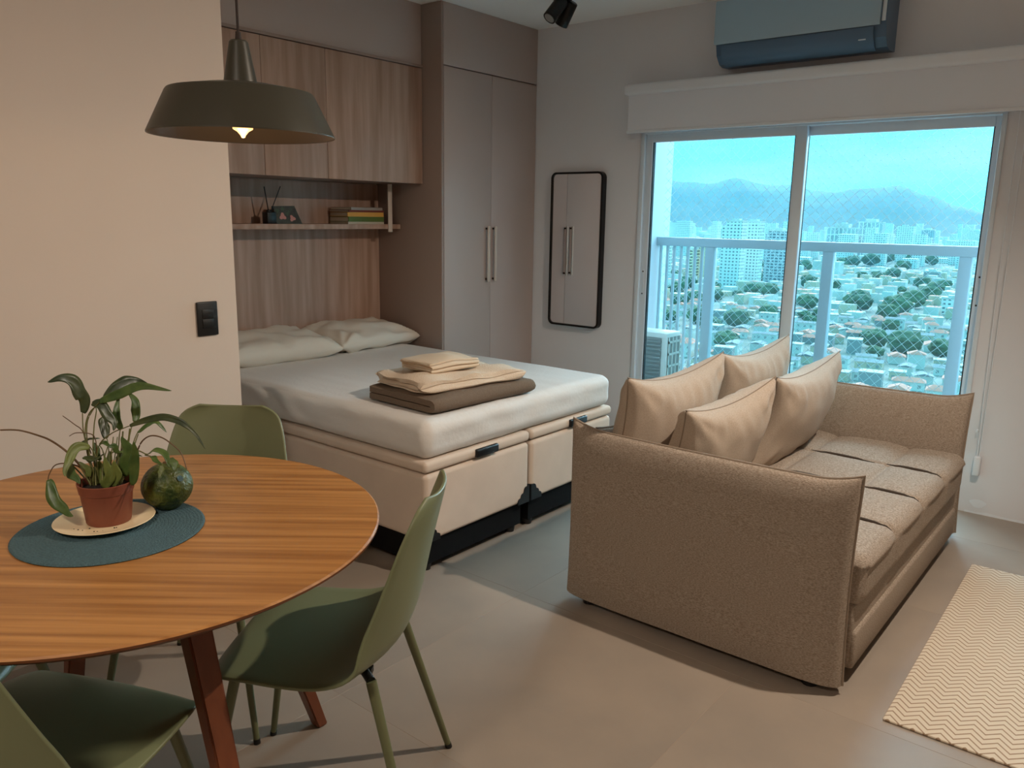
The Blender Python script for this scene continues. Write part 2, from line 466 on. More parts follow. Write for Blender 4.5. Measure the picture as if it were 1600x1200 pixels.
for a, b in zip(posts[:-1], posts[1:]): RB('glass_panel', a+0.04, b-0.04, YR-0.003, YR+0.003, 0.065, 1.245, M_glassb)

# safety net: diagonal cords, 5 cm mesh, knotted in one sheet
def build_net(x0, x1, z0, z1, y, pitch, rad):
    vs = []; fs = []
    L = pitch*math.sqrt(2)
    def seg(p, q):
        d = (q-p).normalized(); e1 = Vector((0, 1, 0)); e2 = d.cross(e1)
        b = len(vs)
        for c in (p, q):
            for k in range(3):
                a = 2*PI*k/3; vs.append(c+(e1*math.cos(a)+e2*math.sin(a))*rad)
        for k in range(3): fs.append((b+k, b+(k+1) % 3, b+3+(k+1) % 3, b+3+k))
    for sgn in (1, -1):
        c = (x0-(z1 if sgn > 0 else -z0)); cmax = x1-(z0 if sgn > 0 else -z1)
        # line x - sgn*z = c
        k0 = math.ceil(c/L); k1 = math.floor(cmax/L)
        for k in range(k0, k1+1):
            cc = k*L
            zs = sorted([z0, z1]); za, zb = z0, z1
            xa, xb = cc+sgn*za, cc+sgn*zb
            if sgn > 0:
                if xa < x0: za = x0-cc
                if xb > x1: zb = x1-cc
            else:
                if xa > x1: za = cc-x1
                if xb < x0: zb = cc-x0
            if zb-za < 0.01: continue
            seg(Vector((cc+sgn*za, y, za)), Vector((cc+sgn*zb, y, zb)))
    return vs, fs
nv, nf = build_net(XB0, XB1, -0.03, 2.70, YR+0.06, 0.05, 0.0016)
net = from_data('safety_net', nv, nf, mat('net_cord', S(222, 228, 230), 0.7))
tag(net, 'diamond mesh safety net of pale cord stretched across the open balcony', 'net', kind='stuff')

# outdoor condenser standing on the balcony
cz = 0.634
cond = thing('condenser_unit', (-2.93, 5.31, -0.03), 'white outdoor air conditioner condenser standing on the balcony floor', 'condenser')
def CB(name, x0, x1, y0, y1, z0, z1, m, r=0.0, parent=cond): return box(name, x0, x1, y0, y1, z0, z1, m, parent, r, off=(-2.93, 5.31, -0.03))
CB('shell', -3.09, -2.775, 5.205, 5.415, 0.05, cz, M_cond, 0.008)
for dx in (-3.05, -2.82): CB('foot', dx-0.02, dx+0.02, 5.19, 5.43, -0.03, 0.05, M_condg)
CB('coil_recess', -3.08, -2.815, 5.199, 5.206, 0.09, cz-0.035, M_condg)
for i in range(17):
    z = 0.10+i*0.029
    CB('fin', -3.08, -2.815, 5.190, 5.201, z, z+0.013, M_condg)
CB('vent_recess', -2.777, -2.770, 5.225, 5.40, 0.12, cz-0.03, M_condg)
for i in range(6): CB('vent_bar', -2.773, -2.765, 5.225, 5.40, 0.12+i*0.088, 0.135+i*0.088, M_cond)
for i in range(4): CB('vent_bar', -2.773, -2.765, 5.225+i*0.055, 5.235+i*0.055, 0.12, cz-0.03, M_cond)

# ------------------------------------------------------------------ blind and its chain
bl = thing('roller_blind', (-1.6, 4.45, 1.96), 'white roller blind rolled up above the sliding door', 'blind')
off = (-1.6, 4.45, 1.96)
BX0, BX1 = -2.73, -0.56
bm = bmesh.new(); add_box(bm, BX0-off[0], BX1-off[0], 4.40-off[1], 4.528-off[1], 2.176-off[2], 2.238-off[2], 0.016, 4)
from_bm('cassette', bm, M_whitep, bl, True, 50)
box('fabric', BX0+0.018, BX1-0.015, 4.438, 4.442, 1.972, 2.178, M_blind, bl, off=off)
box('bottom_bar', BX0+0.012, BX1-0.01, 4.432, 4.448, 1.957, 1.974, M_whitep, bl, 0.003, off=off)
box('end_cap', BX1-0.004, BX1+0.012, 4.41, 4.53, 2.166, 2.246, M_black, bl, 0.003, off=off)
ch = thing('blind_chain', (-0.63, 4.505, 0.20), 'thin white bead chain loop hanging from the blind to a wall clip', 'chain')
chv = lambda *p: tuple(Vector(p)-Vector((-0.63, 4.505, 0.20)))
tube('cord_loop', [chv(-0.615, 4.50, 2.17), chv(-0.618, 4.50, 1.2), chv(-0.624, 4.505, 0.30)], 0.0022, M_whitep, ch, 6)
tube('cord_loop', [chv(-0.650, 4.50, 2.17), chv(-0.645, 4.50, 1.2), chv(-0.634, 4.505, 0.30)], 0.0022, M_whitep, ch, 6)
box('tension_clip', -0.645, -0.613, 4.492, 4.53, 0.205, 0.305, M_whitep, ch, 0.006, off=(-0.63, 4.505, 0.20))
box('bead', -0.650, -0.640, 4.495, 4.505, 0.43, 0.445, M_whitep, ch, 0.003, off=(-0.63, 4.505, 0.20))

# ------------------------------------------------------------------ air conditioner
ac = thing('air_conditioner', (-1.67, 4.53, 2.27), 'grey split air conditioner indoor unit mounted above the blind', 'air conditioner')
def extrude_profile(name, prof, x0, x1, m, parent, off, bev=0.0):
    vs = []; n = len(prof)
    for x in (x0, x1):
        for y, z in prof: vs.append((x-off[0], y-off[1], z-off[2]))
    fs = [tuple(range(n))[::-1], tuple(range(n, 2*n))]
    for i in range(n): fs.append((i, (i+1) % n, n+(i+1) % n, n+i))
    bm = bmesh.new(); bv = [bm.verts.new(v) for v in vs]
    for f in fs: bm.faces.new([bv[i] for i in f])
    return from_bm(name, bm, m, parent, True, 30)
ao = (-1.67, 4.53, 2.27)
extrude_profile('body', [(4.53, 2.285), (4.53, 2.61), (4.37, 2.61), (4.345, 2.59), (4.345, 2.39), (4.36, 2.33), (4.40, 2.29), (4.44, 2.28)], -2.115, -1.235, M_acd, ac, ao)
extrude_profile('front_panel', [(4.345, 2.385), (4.345, 2.60), (4.332, 2.605), (4.326, 2.59), (4.326, 2.40), (4.332, 2.383)], -2.12, -1.262, M_acp, ac, ao)
extrude_profile('air_flap', [(4.332, 2.378), (4.336, 2.345), (4.352, 2.315), (4.38, 2.288), (4.41, 2.276), (4.40, 2.288), (4.372, 2.312), (4.352, 2.345), (4.346, 2.378)], -2.08, -1.29, M_acd, ac, ao)
box('side_strip', -1.258, -1.240, 4.34, 4.352, 2.40, 2.60, M_white, ac, 0.002, off=ao)
box('display_mark', -1.36, -1.325, 4.345, 4.349, 2.322, 2.327, M_white, ac, off=ao)

# ------------------------------------------------------------------ wardrobe, cupboards over the bed, shelf
wd = thing('wardrobe', ((XN+XWR)/2, (YWS+YW)/2, 0), 'tall taupe two-door wardrobe in the corner beside the bed', 'wardrobe')
wo_ = ((XN+XWR)/2, (YWS+YW)/2, 0)
def WB(name, *a, m=M_taupe, r=0.0, parent=wd): return box(name, *a, m, parent, r, off=wo_)
WB('body', XN+0.002, XWR-0.022, YWS+0.018, YW-0.002, 0.0, 2.30, m=M_taupe_shade)
WB('side_panel', XN+0.002, XWR-0.001, YWS, YWS+0.018, 0.0, ZC-0.001, m=M_taupe_shade, r=0.001)
WB('top_panel', XWR-0.020, XWR, YWS+0.0185, YW-0.001, 2.318, ZC-0.001, m=M_taupe, r=0.001)
WB('filler', XN+0.01, XWR-0.021, YWS+0.02, YW-0.01, 2.302, ZC-0.004, m=M_taupe_shade)
for a, b, hy in ((YWS+0.021, 4.0665, 4.020), (4.0695, YW-0.003, 4.088)):
    d_ = WB('door', XWR-0.020, XWR, a, b, 0.06, 2.311, m=M_taupe, r=0.0015)
    h_ = box('handle', XWR+0.020-wo_[0], XWR+0.030-wo_[0], hy-0.010-wo_[1], hy+0.010-wo_[1], 1.03, 1.385, M_steel, d_, 0.002)
    for hz in (1.045, 1.37):
        box('handle_post', XWR-wo_[0], XWR+0.021-wo_[0], hy-0.006-wo_[1], hy+0.006-wo_[1], hz-0.006, hz+0.006, M_screw, d_)

XCF = -3.645
uc = thing('wall_cupboard', ((XN+XCF)/2, 2.66, 1.636), 'row of oak-look cupboards hung on the wall over the bed', 'cupboard')
uo = ((XN+XCF)/2, 2.66, 1.636)
box('body', XN+0.002, XCF-0.021, YN+0.004, YWS-0.003, 1.640, 2.318, M_taupe_shade, uc, off=uo)
for a, b in ((YN+0.006, 2.090), (2.0925, 2.486), (2.4885, 2.884), (2.8865, YWS-0.006)):
    box('door', XCF-0.019, XCF, a, b, 1.636, 2.305, M_oak, uc, 0.0012, off=uo)
box('top_trim', XCF-0.02, XCF+0.006, YN+0.004, YWS-0.004, 2.309, 2.324, M_taupe_shade, uc, off=uo)
box('bulkhead_panel', XN+0.002, XCF-0.008, YN+0.004, YWS-0.003, 2.325, ZC-0.001, M_taupe, uc, off=uo)
hb = box('headboard_panel', XN+0.0005, XN+0.016, YN+0.004, YWS-0.002, 0.002, 1.634, M_oak)
tag(hb, 'vertical-grain oak-look panel covering the wall behind the bed', 'wall panel')
sh = thing('wall_shelf', (XN+0.016, 2.65, 1.36), 'long thin oak-look shelf over the bed with a slim metal hanger', 'shelf')
so = (XN+0.016, 2.65, 1.36)
XSF = -3.85
box('board', XN+0.017, XSF, YN+0.006, YWS-0.004, 1.360, 1.389, M_oak, sh, 0.0015, off=so)
box('hanger_bar', XSF+0.0005, XSF+0.008, 3.498, 3.530, 1.342, 1.634, M_steel, sh, 0.001, off=so)

# things on the shelf
df = thing('reed_diffuser', (-3.93, 2.692, 1.389), 'small black bottle with two dark reed sticks on the shelf', 'diffuser')
bm = bmesh.new(); add_box(bm, -0.026, 0.026, -0.028, 0.030, 0, 0.064, 0.004, 2); add_box(bm, -0.012, 0.012, -0.012, 0.012, 0.0595, 0.075, 0.003, 1)
from_bm('bottle', bm, M_black, df, True, 50)
tube('reed_stick', [(0, 0.0, 0.05), (0.0, -0.024, 0.20)], 0.0034, M_black, df, 6)
tube('reed_stick', [(0, 0.004, 0.05), (0.005, 0.078, 0.205)], 0.0028, M_black, df, 6)
fb = thing('floral_card', (-3.955, 2.82, 1.389), 'dark floral printed card box beside the reed diffuser', 'box')
vs = [(0.02, -0.075, 0), (0.045, 0.078, 0), (-0.02, 0.09, 0), (-0.03, -0.065, 0), (0.0, -0.082, 0.096), (0.02, 0.045, 0.100), (-0.02, 0.055, 0.100), (-0.035, -0.07, 0.096)]
from_data('card', vs, [(3, 2, 1, 0), (4, 5, 6, 7), (0, 1, 5, 4), (1, 2, 6, 5), (2, 3, 7, 6), (3, 0, 4, 7)], M_floral, fb)
M_pink = mat('pink_petal', S(196, 136, 128), 0.6); M_dg = mat('print_leaf', S(52, 78, 56), 0.6)
def printed(c, r_, m_, n_, seed):
    vs_ = []
    for i in range(n_):
        a = 2*PI*i/n_; rr = r_*(1+0.3*math.sin(3*a+seed))
        y = c[0]+rr*math.cos(a); z = c[1]+rr*math.sin(a)
        k = z/0.098; f = (y+0.08)/0.155
        x = (0.02+0.025*f)*(1-k)+(0.0+0.022*f)*k+0.0012
        vs_.append((x, y, z))
    return from_data('printed_flower', vs_, [tuple(range(n_))], m_, fb)
for c, r_, m_ in (((-0.035, 0.040), 0.018, M_pink), ((0.022, 0.030), 0.016, M_pink), ((-0.03, 0.082), 0.010, M_dg), ((0.01, 0.078), 0.012, M_dg), ((-0.062, 0.07), 0.011, M_dg), ((-0.005, 0.055), 0.009, M_dg)):
    printed(c, r_, m_, 14, c[0]*90)
z = 1.389
book_specs = ((0.014, 0, 'thin cream book at the bottom of the shelf stack'), (0.030, 1, 'green-spined book near the bottom of the shelf stack'),
              (0.026, 2, 'orange-spined book in the middle of the shelf stack'), (0.012, 3, 'thin dark red book in the upper part of the stack'),
              (0.016, 4, 'grey and black magazine on top of the book stack'))
for i, (th, mi, lab) in enumerate(book_specs):
    b = thing('book', (-3.955, 3.34, z), lab, 'book', rz=R((0, 1, -1.5, 3, 5)[i]), group='books stacked on the shelf')
    L = (0.285, 0.285, 0.280, 0.29, 0.27)[i]
    bm = bmesh.new(); add_box(bm, 0.083, 0.087, -L/2, L/2, 0, th); add_box(bm, -0.09, 0.084, -L/2, L/2, 0, 0.002); add_box(bm, -0.09, 0.084, -L/2, L/2, th-0.002, th)
    from_bm('cover', bm, M_bk[mi], b)
    box('pages', -0.086, 0.0825, -L/2+0.003, L/2-0.003, 0.0025, th-0.0025, M_paper, b)
    if i == 4: box('cover_print', -0.02, 0.086, 0.0, L/2-0.004, th, th+0.0012, M_bk[5], b)
    z += th+0.0004

# ------------------------------------------------------------------ mirror
mir = thing('wall_mirror', (-3.1125, YW, 0.724), 'tall black-framed mirror with rounded corners on the window wall', 'mirror')
def rrect(x0, x1, z0, z1, r, n=7):
    out = []
    for cx, cz, a0 in ((x1-r, z1-r, 0), (x0+r, z1-r, 90), (x0+r, z0+r, 180), (x1-r, z0+r, 270)):
        for i in range(n+1):
            a = R(a0+90*i/n); out.append((cx+r*math.cos(a), cz+r*math.sin(a)))
    return out
w_, h_ = 0.4125, 1.017
outer = rrect(-w_/2, w_/2, 0, h_, 0.040); inner = rrect(-w_/2+0.013, w_/2-0.013, 0.013, h_-0.013, 0.028)
n = len(outer); vs = []; fs = []
for (ring, y) in ((outer, -0.002), (outer, -0.045), (inner, -0.045), (inner, -0.036)):
    for x, zz in ring: vs.append((x, y, zz))
for q in range(3):
    for i in range(n): fs.append((q*n+i, q*n+(i+1) % n, (q+1)*n+(i+1) % n, (q+1)*n+i))
fs.append(tuple(range(n)))
bm = bmesh.new(); bv = [bm.verts.new(v) for v in vs]
for f in fs: bm.faces.new([bv[i] for i in f])
from_bm('frame', bm, M_blackm, mir, True, 40)
from_data('glass', [(x, -0.038, zz) for x, zz in inner], [tuple(range(n))[::-1]], M_mirror, mir)

# ------------------------------------------------------------------ switch plate
sw = thing('wall_switch', (XL, 1.566, 1.007), 'black rectangular switch plate on the beige wall', 'switch')
bm = bmesh.new(); add_box(bm, 0.0005, 0.009, -0.041, 0.041, 0, 0.124, 0.004, 3); from_bm('plate', bm, M_black, sw, True, 50)
box('rocker', 0.009, 0.0115, -0.022, 0.022, 0.028, 0.061, M_black, sw, 0.001)
box('rocker', 0.009, 0.0115, -0.022, 0.022, 0.063, 0.096, M_black, sw, 0.001)

# ------------------------------------------------------------------ bed
BXF, BXH = -2.19, -4.052
BY0, BYM, BY1 = 2.165, 2.850, 3.545
def scallop(name, parent, x, y, sx, sy, off):
    """black plastic corner guard with stepped round lobes, wrapped on a lower corner of the base"""
    bm = bmesh.new()
    ox, oy, oz = off
    for d in (0, 1):
        prof = []
        for (cx, cz, r_) in ((0.020, 0.060, 0.018), (0.045, 0.034, 0.016), (0.068, 0.016, 0.013)):
            for i in range(6):
                a = R(100-100*i/5); prof.append((cx+r_*math.cos(a), cz+r_*math.sin(a)))
        prof = [(0, 0.0), (0, 0.08)]+prof+[(0.082, 0.0)]
        f1 = []; f2 = []
        for p, zz in prof:
            if d == 0:
                a = (x-sx*p, y+sy*0.004, 0.145+zz); b = (x-sx*p, y-sy*0.004, 0.145+zz)
            else:
                a = (x+sx*0.004, y-sy*p, 0.145+zz); b = (x-sx*0.004, y-sy*p, 0.145+zz)
            f1.append(bm.verts.new((a[0]-ox, a[1]-oy, a[2]-oz))); f2.append(bm.verts.new((b[0]-ox, b[1]-oy, b[2]-oz)))
        bm.faces.new(f1); bm.faces.new(f2)
        for i in range(len(f1)): bm.faces.new((f1[i], f1[(i+1) % len(f1)], f2[(i+1) % len(f1)], f2[i]))
    return from_bm(name, bm, M_black, parent)
def bed_base(y0, y1, label):
    o_ = ((BXF+BXH)/2, (y0+y1)/2, 0)
    b = thing('storage_bed_box', o_, label, 'bed base', group='halves of the storage bed base')
    L = BXF-BXH; W = y1-y0
    soft_box('chest', L, W-0.006, 0.288, 0.022, M_box, b, 10, 6, 4, loc=(0, 0, 0.145+0.144))
    lid = soft_box('lid', L+0.004, W-0.002, 0.048, 0.018, M_box, b, 10, 6, 2, loc=(0, 0, 0.4375+0.024))
    bm = bmesh.new()
    hy = y0+0.37-o_[1]
    prof = [(0, 0.0), (0.006, 0.03), (0.012, 0.034), (0.016, 0.012), (0.012, -0.002)]
    add_box(bm, BXF-o_[0]-0.004, BXF-o_[0]+0.016, hy-0.072, hy+0.072, 0.442, 0.480, 0.008, 3)
    from_bm('pull', bm, M_black, lid, True, 50)
    for x, sx in ((BXF, 1), (BXH, -1)):
        for y, sy in ((y0+0.003, -1), (y1-0.003, 1)):
            scallop('corner_guard', b, x, y, sx, sy, o_)
            lx, ly = x-sx*0.065, y-sy*0.06
            lathe('leg', [(0, 0), (0.022, 0), (0.026, 0.02), (0.026, 0.15), (0, 0.15)], M_black, b, 16, (lx-o_[0], ly-o_[1], 0))
    box('dark_fill', BXH+0.03-o_[0], BXF-0.03-o_[0], -W/2+0.025, W/2-0.025, 0.035, 0.147, M_dark_fill, b)  # added black box keeps the shaded gap under the base dark
    return b
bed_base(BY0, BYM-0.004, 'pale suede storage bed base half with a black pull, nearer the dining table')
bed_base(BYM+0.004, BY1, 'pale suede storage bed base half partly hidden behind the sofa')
def mat_disp(p, n):
    d = 0.0
    side = abs(n.z) < 0.6
    if side:
        # slack gathers along the fitted sheet sides
        d += 0.006*noise.noise(Vector((p.x*7, p.y*7, p.z*16)))
        if n.y < -0.4: d += 0.008*math.sin((p.x*0.55+p.z)*46+3*noise.noise(Vector((p.x*3, 0, p.z*6))))*max(0, 0.6-abs(p.x+0.15))*1.4
    else:
        d += 0.0035*noise.noise(Vector((p.x*3.2, p.y*3.2, 0)))+0.0022*noise.noise(Vector((p.x*2+9, p.y*14, 1)))
    return d
mt = thing('mattress', ((BXF+BXH)/2, (BY0+BY1)/2, 0.4862), 'thick mattress in a white fitted sheet on the bed bases', 'mattress')
soft_box('fitted_sheet', BXF-BXH, BY1-BY0-0.01, 0.163, 0.052, M_sheet, mt, 90, 70, 10, mat_disp, loc=(0, 0, 0.0815))
# bed pillows
def lay_pillow(name, loc, w, d, t, rz, label, seed, tilt=0.0):
    root = thing(name, loc, label, 'pillow', rz=rz, group='pillows on the bed')
    c = cushion('pillowcase', w, d, t, M_case, root, pinch=0.05, pw=0.42, wr=0.010, seed=seed, ex=2.6, rip=0.15, swirl=0.013 if seed == 3 else 0.006)
    c.location = (0, 0, t*0.46); c.rotation_euler = (R(-90)+tilt, 0, 0)
    return root
lay_pillow('bed_pillow', (-3.865, 2.59, 0.650), 0.74, 0.44, 0.155, R(90-5), 'wrinkled ivory pillow near the beige wall corner', 3, R(7))
lay_pillow('bed_pillow', (-3.865, 3.265, 0.650), 0.66, 0.42, 0.150, R(90+3), 'smooth ivory pillow against the taupe wardrobe side', 8, R(7))

# folded textiles at the foot of the bed
def folded(name, w, d, z0, layers, t, m, root, seed, amp=0.006, puff=0.0, nseg=16, ny=30, gap=1.06, rag=0.0):
    """one cloth folded to and fro: a thick ribbon of `layers` layers, folds at +-X, swept along Y"""
    cl = []
    h = t*gap
    rl = random.Random(seed)
    for k in range(layers):
        zz = z0+h*(k+0.5)
        e0, e1 = rl.uniform(0, rag*0.3)*w, rl.uniform(0, rag*0.3)*w
        xs = [(-w/2+t*0.6+e0)+(w-t*1.2-e0-e1)*i/nseg for i in range(nseg+1)]
        if k % 2: xs.reverse()
        for x in xs: cl.append((x, zz))
        if k < layers-1:
            sgn = 1 if k % 2 == 0 else -1
            xe = cl[-1][0]
            for a in (30, 60, 90, 120, 150):
                cl.append((xe+sgn*h*0.55*math.sin(R(a)), zz+h/2-h/2*math.cos(R(a))))
    P = []
    for i, (x, zz) in enumerate(cl):
        a = Vector(cl[max(i-1, 0)]); b = Vector(cl[min(i+1, len(cl)-1)])
        tg = (b-a).normalized(); P.append((Vector((x, zz)), Vector((-tg.y, tg.x))))
    prof = [p+n_*t/2 for p, n_ in P]+[p-n_*t/2 for p, n_ in reversed(P)]
    N = len(prof); vs = []; fs = []
    for j in range(ny+1):
        s = -1+2*j/ny
        for i, p in enumerate(prof):
            x, zz = p
            end = min(1, (1-abs(s))*7)
            rnd = 1-(1-end)**2
            zc = z0+h*layers/2
            y = s*d/2*(1+rag*noise.noise(Vector((x*8, zz*60, seed))))
            nn = noise.noise(Vector((x*7+seed, y*7, zz*25)))
            top = (zz-z0)/(h*layers)
            zz2 = zz+amp*nn*top+puff*top*(1-(2*x/w)**2)*(1-s*s)
            zz2 = zc+(zz2-zc)*(0.86+0.14*rnd)
            x2 = x*(0.985+0.015*rnd)+amp*0.6*noise.noise(Vector((y*5, zz*30, seed+5)))
            vs.append((x2, y, max(zz2, z0+0.0005)))
    for j in range(ny):
        for i in range(N):
            fs.append((j*N+i, j*N+(i+1) % N, (j+1)*N+(i+1) % N, (j+1)*N+i))
    half = N//2
    for i in range(half-1):
        fs.append((i, i+1, N-2-i, N-1-i)); b = ny*N
        fs.append((b+N-1-i, b+N-2-i, b+i+1, b+i))
    bm = bmesh.new(); bv = [bm.verts.new(v) for v in vs]
    for f in fs:
        try: bm.faces.new([bv[i] for i in f])
        except ValueError: pass
    return from_bm(name, bm, m, root, True, 60)
ZM = 0.6515
b1 = thing('folded_blanket', (-2.452, 2.60, ZM), 'grey-brown folded blanket at the foot of the bed, lowest of the pile', 'blanket', rz=R(-3))
folded('cloth', 0.43, 0.63, 0, 2, 0.029, M_blanket, b1, 2, 0.009, 0.006, gap=1.16)
b2 = thing('folded_bedspread', (-2.455, 2.60, ZM+0.0685), 'cream waffle bedspread folded on top of the grey-brown blanket', 'bedspread', rz=R(-8))
folded('cloth', 0.37, 0.57, 0, 3, 0.0135, M_cream, b2, 6, 0.024, 0.020, gap=1.2, rag=0.12)
b3 = thing('folded_linen', (-2.475, 2.55, ZM+0.0685+0.066), 'small stack of folded cream bed linen topping the blanket pile', 'bed linen', rz=R(-6))
folded('cloth', 0.215, 0.28, 0, 5, 0.0068, M_linen, b3, 11, 0.010, 0.016, gap=1.35, rag=0.10)

# ------------------------------------------------------------------ sofa bed
SX0, SX1 = -1.665, -0.620
sofa = thing('sofa_bed', ((SX0+SX1)/2, 3.255, 0), 'beige linen sofa bed with upright square arms and a tufted seat', 'sofa')
oS = Vector(((SX0+SX1)/2, 3.255, 0))
def sofa_slab(name, a0, a1, z0, z1, t, plane, centre, ears=0.03, bulge=0.85):
    """upholstered upright slab: flat bottom, pinched seam round the sides and top, ears at the upper corners"""
    nx, nz = 40, 28
    vs = []; fs = []; ring = []
    W = a1-a0; Hh = z1-z0
    def pt(u, v, s):
        pin_u = 0.018*(1-(2*v-1)**2); a = a0+W/2+(u*W/2)*(1-pin_u)
        z = z0+Hh*v
        top = ears*max(0, abs(u)-0.72)/0.28*(abs(u)-0.72)/0.28*max(0, v-0.6)/0.4 if abs(u) > 0.72 else 0
        z += top-0.006*(1-u*u)*v
        T = t/2*(max(0, 1-abs(u)**9)**0.42)*(max(0, 1-max(0, v)**9)**0.42)
        T *= bulge+(1-bulge)*math.sin(PI*min(1, v*1.0+0.02))
        T += 0.002*noise.noise(Vector((a*5, z*5, s*3)))*min(1, 8*(1-max(abs(u), v)))
        return a, s*T, z
    for s in (-1, 1):
        base = len(vs)
        for i in range(nx+1):
            for j in range(nz+1):
                q = -1+2*i/nx; u = math.sin(q*PI/2)*0.75+q*0.25
                r_ = j/nz; v = math.sin(r_*PI/2)*0.75+r_*0.25
                a, y, z = pt(u, v, s)
                p = Vector((a, centre+y, z)) if plane == 'XZ' else Vector((centre+y, a, z))
                vs.append(p-oS)
        for i in range(nx):
            for j in range(nz):
                k = base+i*(nz+1)+j; q = (k, k+nz+1, k+nz+2, k+1)
                fs.append(q if s < 0 else q[::-1])
    st = (nx+1)*(nz+1)
    for i in range(nx): fs.append((i*(nz+1), st+i*(nz+1), st+(i+1)*(nz+1), (i+1)*(nz+1)))
    bm = bmesh.new(); bv = [bm.verts.new(v) for v in vs]
    for f in fs: bm.faces.new([bv[i] for i in f])
    bmesh.ops.remove_doubles(bm, verts=bm.verts, dist=1e-4)
    o = from_bm(name, bm, M_sofa, sofa, True, 70)
    path = []
    def P3(u, v):
        a, y, z = pt(u, v, 0); return (Vector((a, centre, z)) if plane == 'XZ' else Vector((centre, a, z)))-oS
    for i in range(20): path.append(P3(-1, i/20))
    for i in range(30): path.append(P3(-1+2*i/30, 1))
    for i in range(21): path.append(P3(1, 1-i/20))
    tube('piping', path, 0.0042, M_pipe, o, 6)
    return o
sofa_slab('arm', SX0, SX1, 0.03, 0.685, 0.125, 'XZ', 2.43)
sofa_slab('arm', SX0, SX1, 0.03, 0.670, 0.125, 'XZ', 4.085)
sofa_slab('backrest', 2.47, 4.045, 0.05, 0.66, 0.13, 'YZ', SX0+0.075, ears=0.02)
def seat_disp(p, n):
    d = 0.0
    if n.z > 0.3:
        gx = min(abs(p.x-(-0.865+1.1325)), abs(p.x-(-1.19+1.1325)))
        gy = min(abs(p.y-(c-3.255)) for c in (2.87, 3.25, 3.63))
        d -= 0.012*math.exp(-(gy/0.012)**2)+0.009*math.exp(-(gx/0.010)**2)
        d += 0.010*(1-math.exp(-(gy/0.07)**2))*(1-math.exp(-(gx/0.06)**2))
    elif n.x > 0.5:
        gy = min(abs(p.y-(c-3.255)) for c in (2.87, 3.25, 3.63))
        d -= 0.006*math.exp(-(gy/0.012)**2)
    return d+0.003*noise.noise(Vector((p.x*6, p.y*6, p.z*6)))
def rel(x): return x-oS.x
seat = soft_box('seat_cushion', -0.605+1.60, 4.022-2.495, 0.170, 0.050, M_sofa, sofa, 90, 150, 5, seat_disp, k=5, loc=((-0.605-1.60)/2-oS.x, 0.0035, 0.255+0.085))
for cy in (2.87, 3.25, 3.63):
    for xa, xb in ((-0.845, -0.625), (-1.17, -0.89)):
        N = 12; path = [(rel(xa+(xb-xa)*i/N), cy-3.255-0.014*((i/N))**2, 0.4245+(0.003 if 2 < i < N-2 else 0.0)-(0.010 if i == N and xb > -0.7 else 0)) for i in range(N+1)]
        tube('tuft_gap', path, [0.0055*math.sin(PI*(0.08+0.84*i/N)) for i in range(N+1)], M_gap, seat, 6)
box('base', rel(-1.60), rel(-0.628), 2.505-3.255, 4.010-3.255, 0.06, 0.268, M_sofa, sofa, 0.01)
dr = box('trundle_drawer', rel(-0.80), rel(-0.616), 2.51-3.255, 4.005-3.255, 0.045, 0.176, M_sofa, sofa, 0.012)
for y in (2.75, 3.25, 3.78): lathe('caster', [(0, 0), (0.018, 0), (0.02, 0.02), (0.018, 0.056), (0, 0.056)], M_black, dr, 12, (rel(-0.70), y-3.255, 0))
for x in (SX0+0.10, SX1-0.10):
    for y in (2.43, 4.085): lathe('foot', [(0, 0), (0.025, 0), (0.025, 0.034), (0, 0.034)], M_black, sofa, 12, (rel(x), y-3.255, 0))
box('hinge_plate', rel(-1.60), rel(-1.50), 2.478-3.255, 2.486-3.255, 0.58, 0.655, M_black, sofa, 0.002)

def sofa_pillow(loc, w, h, t, rz, tilt, label, seed, roll=0.0, crease=0.0):
    root = thing('throw_pillow', loc, label, 'pillow', group='loose pillows on the sofa')
    c = cushion('cover', w, h, t, M_pill, root, pinch=0.125, pw=0.40, wr=0.0048, seed=seed, crease=crease, piping=M_pipe, sag=0.022)
    # local X of the pillow runs along world Y, the face looks towards +X
    mx = Matrix.Rotation(rz, 4, 'Z') @ Matrix.Rotation(R(90), 4, 'Z') @ Matrix.Rotation(tilt, 4, 'X') @ Matrix.Rotation(roll, 4, 'Y')
    c.matrix_local = mx
    return root
# rz/tilt: tilt > 0 leans the upper edge back towards the backrest
sofa_pillow((-1.475, 2.805, 0.655), 0.78, 0.50, 0.22, R(0), R(10), 'pillow in the back row with its corner over the near arm', 1, R(0), 0.008)
sofa_pillow((-1.475, 3.570, 0.650), 0.78, 0.50, 0.22, R(0), R(9), 'pillow in the back row standing before the glass door', 4, R(0), 0.008)
sofa_pillow((-1.265, 2.812, 0.608), 0.655, 0.45, 0.22, R(-4), R(17), 'front-row pillow close to the near sofa arm', 6, R(-3))
sofa_pillow((-1.240, 3.555, 0.615), 0.88, 0.46, 0.22, R(2), R(15), 'wide front-row pillow reaching towards the far sofa arm', 9, R(0))

# ------------------------------------------------------------------ rug
rug = thing('rug', (0.0, 3.09, 0.0), 'cream and tan chevron-woven rug on the floor before the sofa', 'rug', rz=R(0.6))
rg = soft_box('weave', 0.98, 1.43, 0.008, 0.0035, M_rug, rug, 6, 8, 1, loc=(0, 0, 0.0045), k=2)

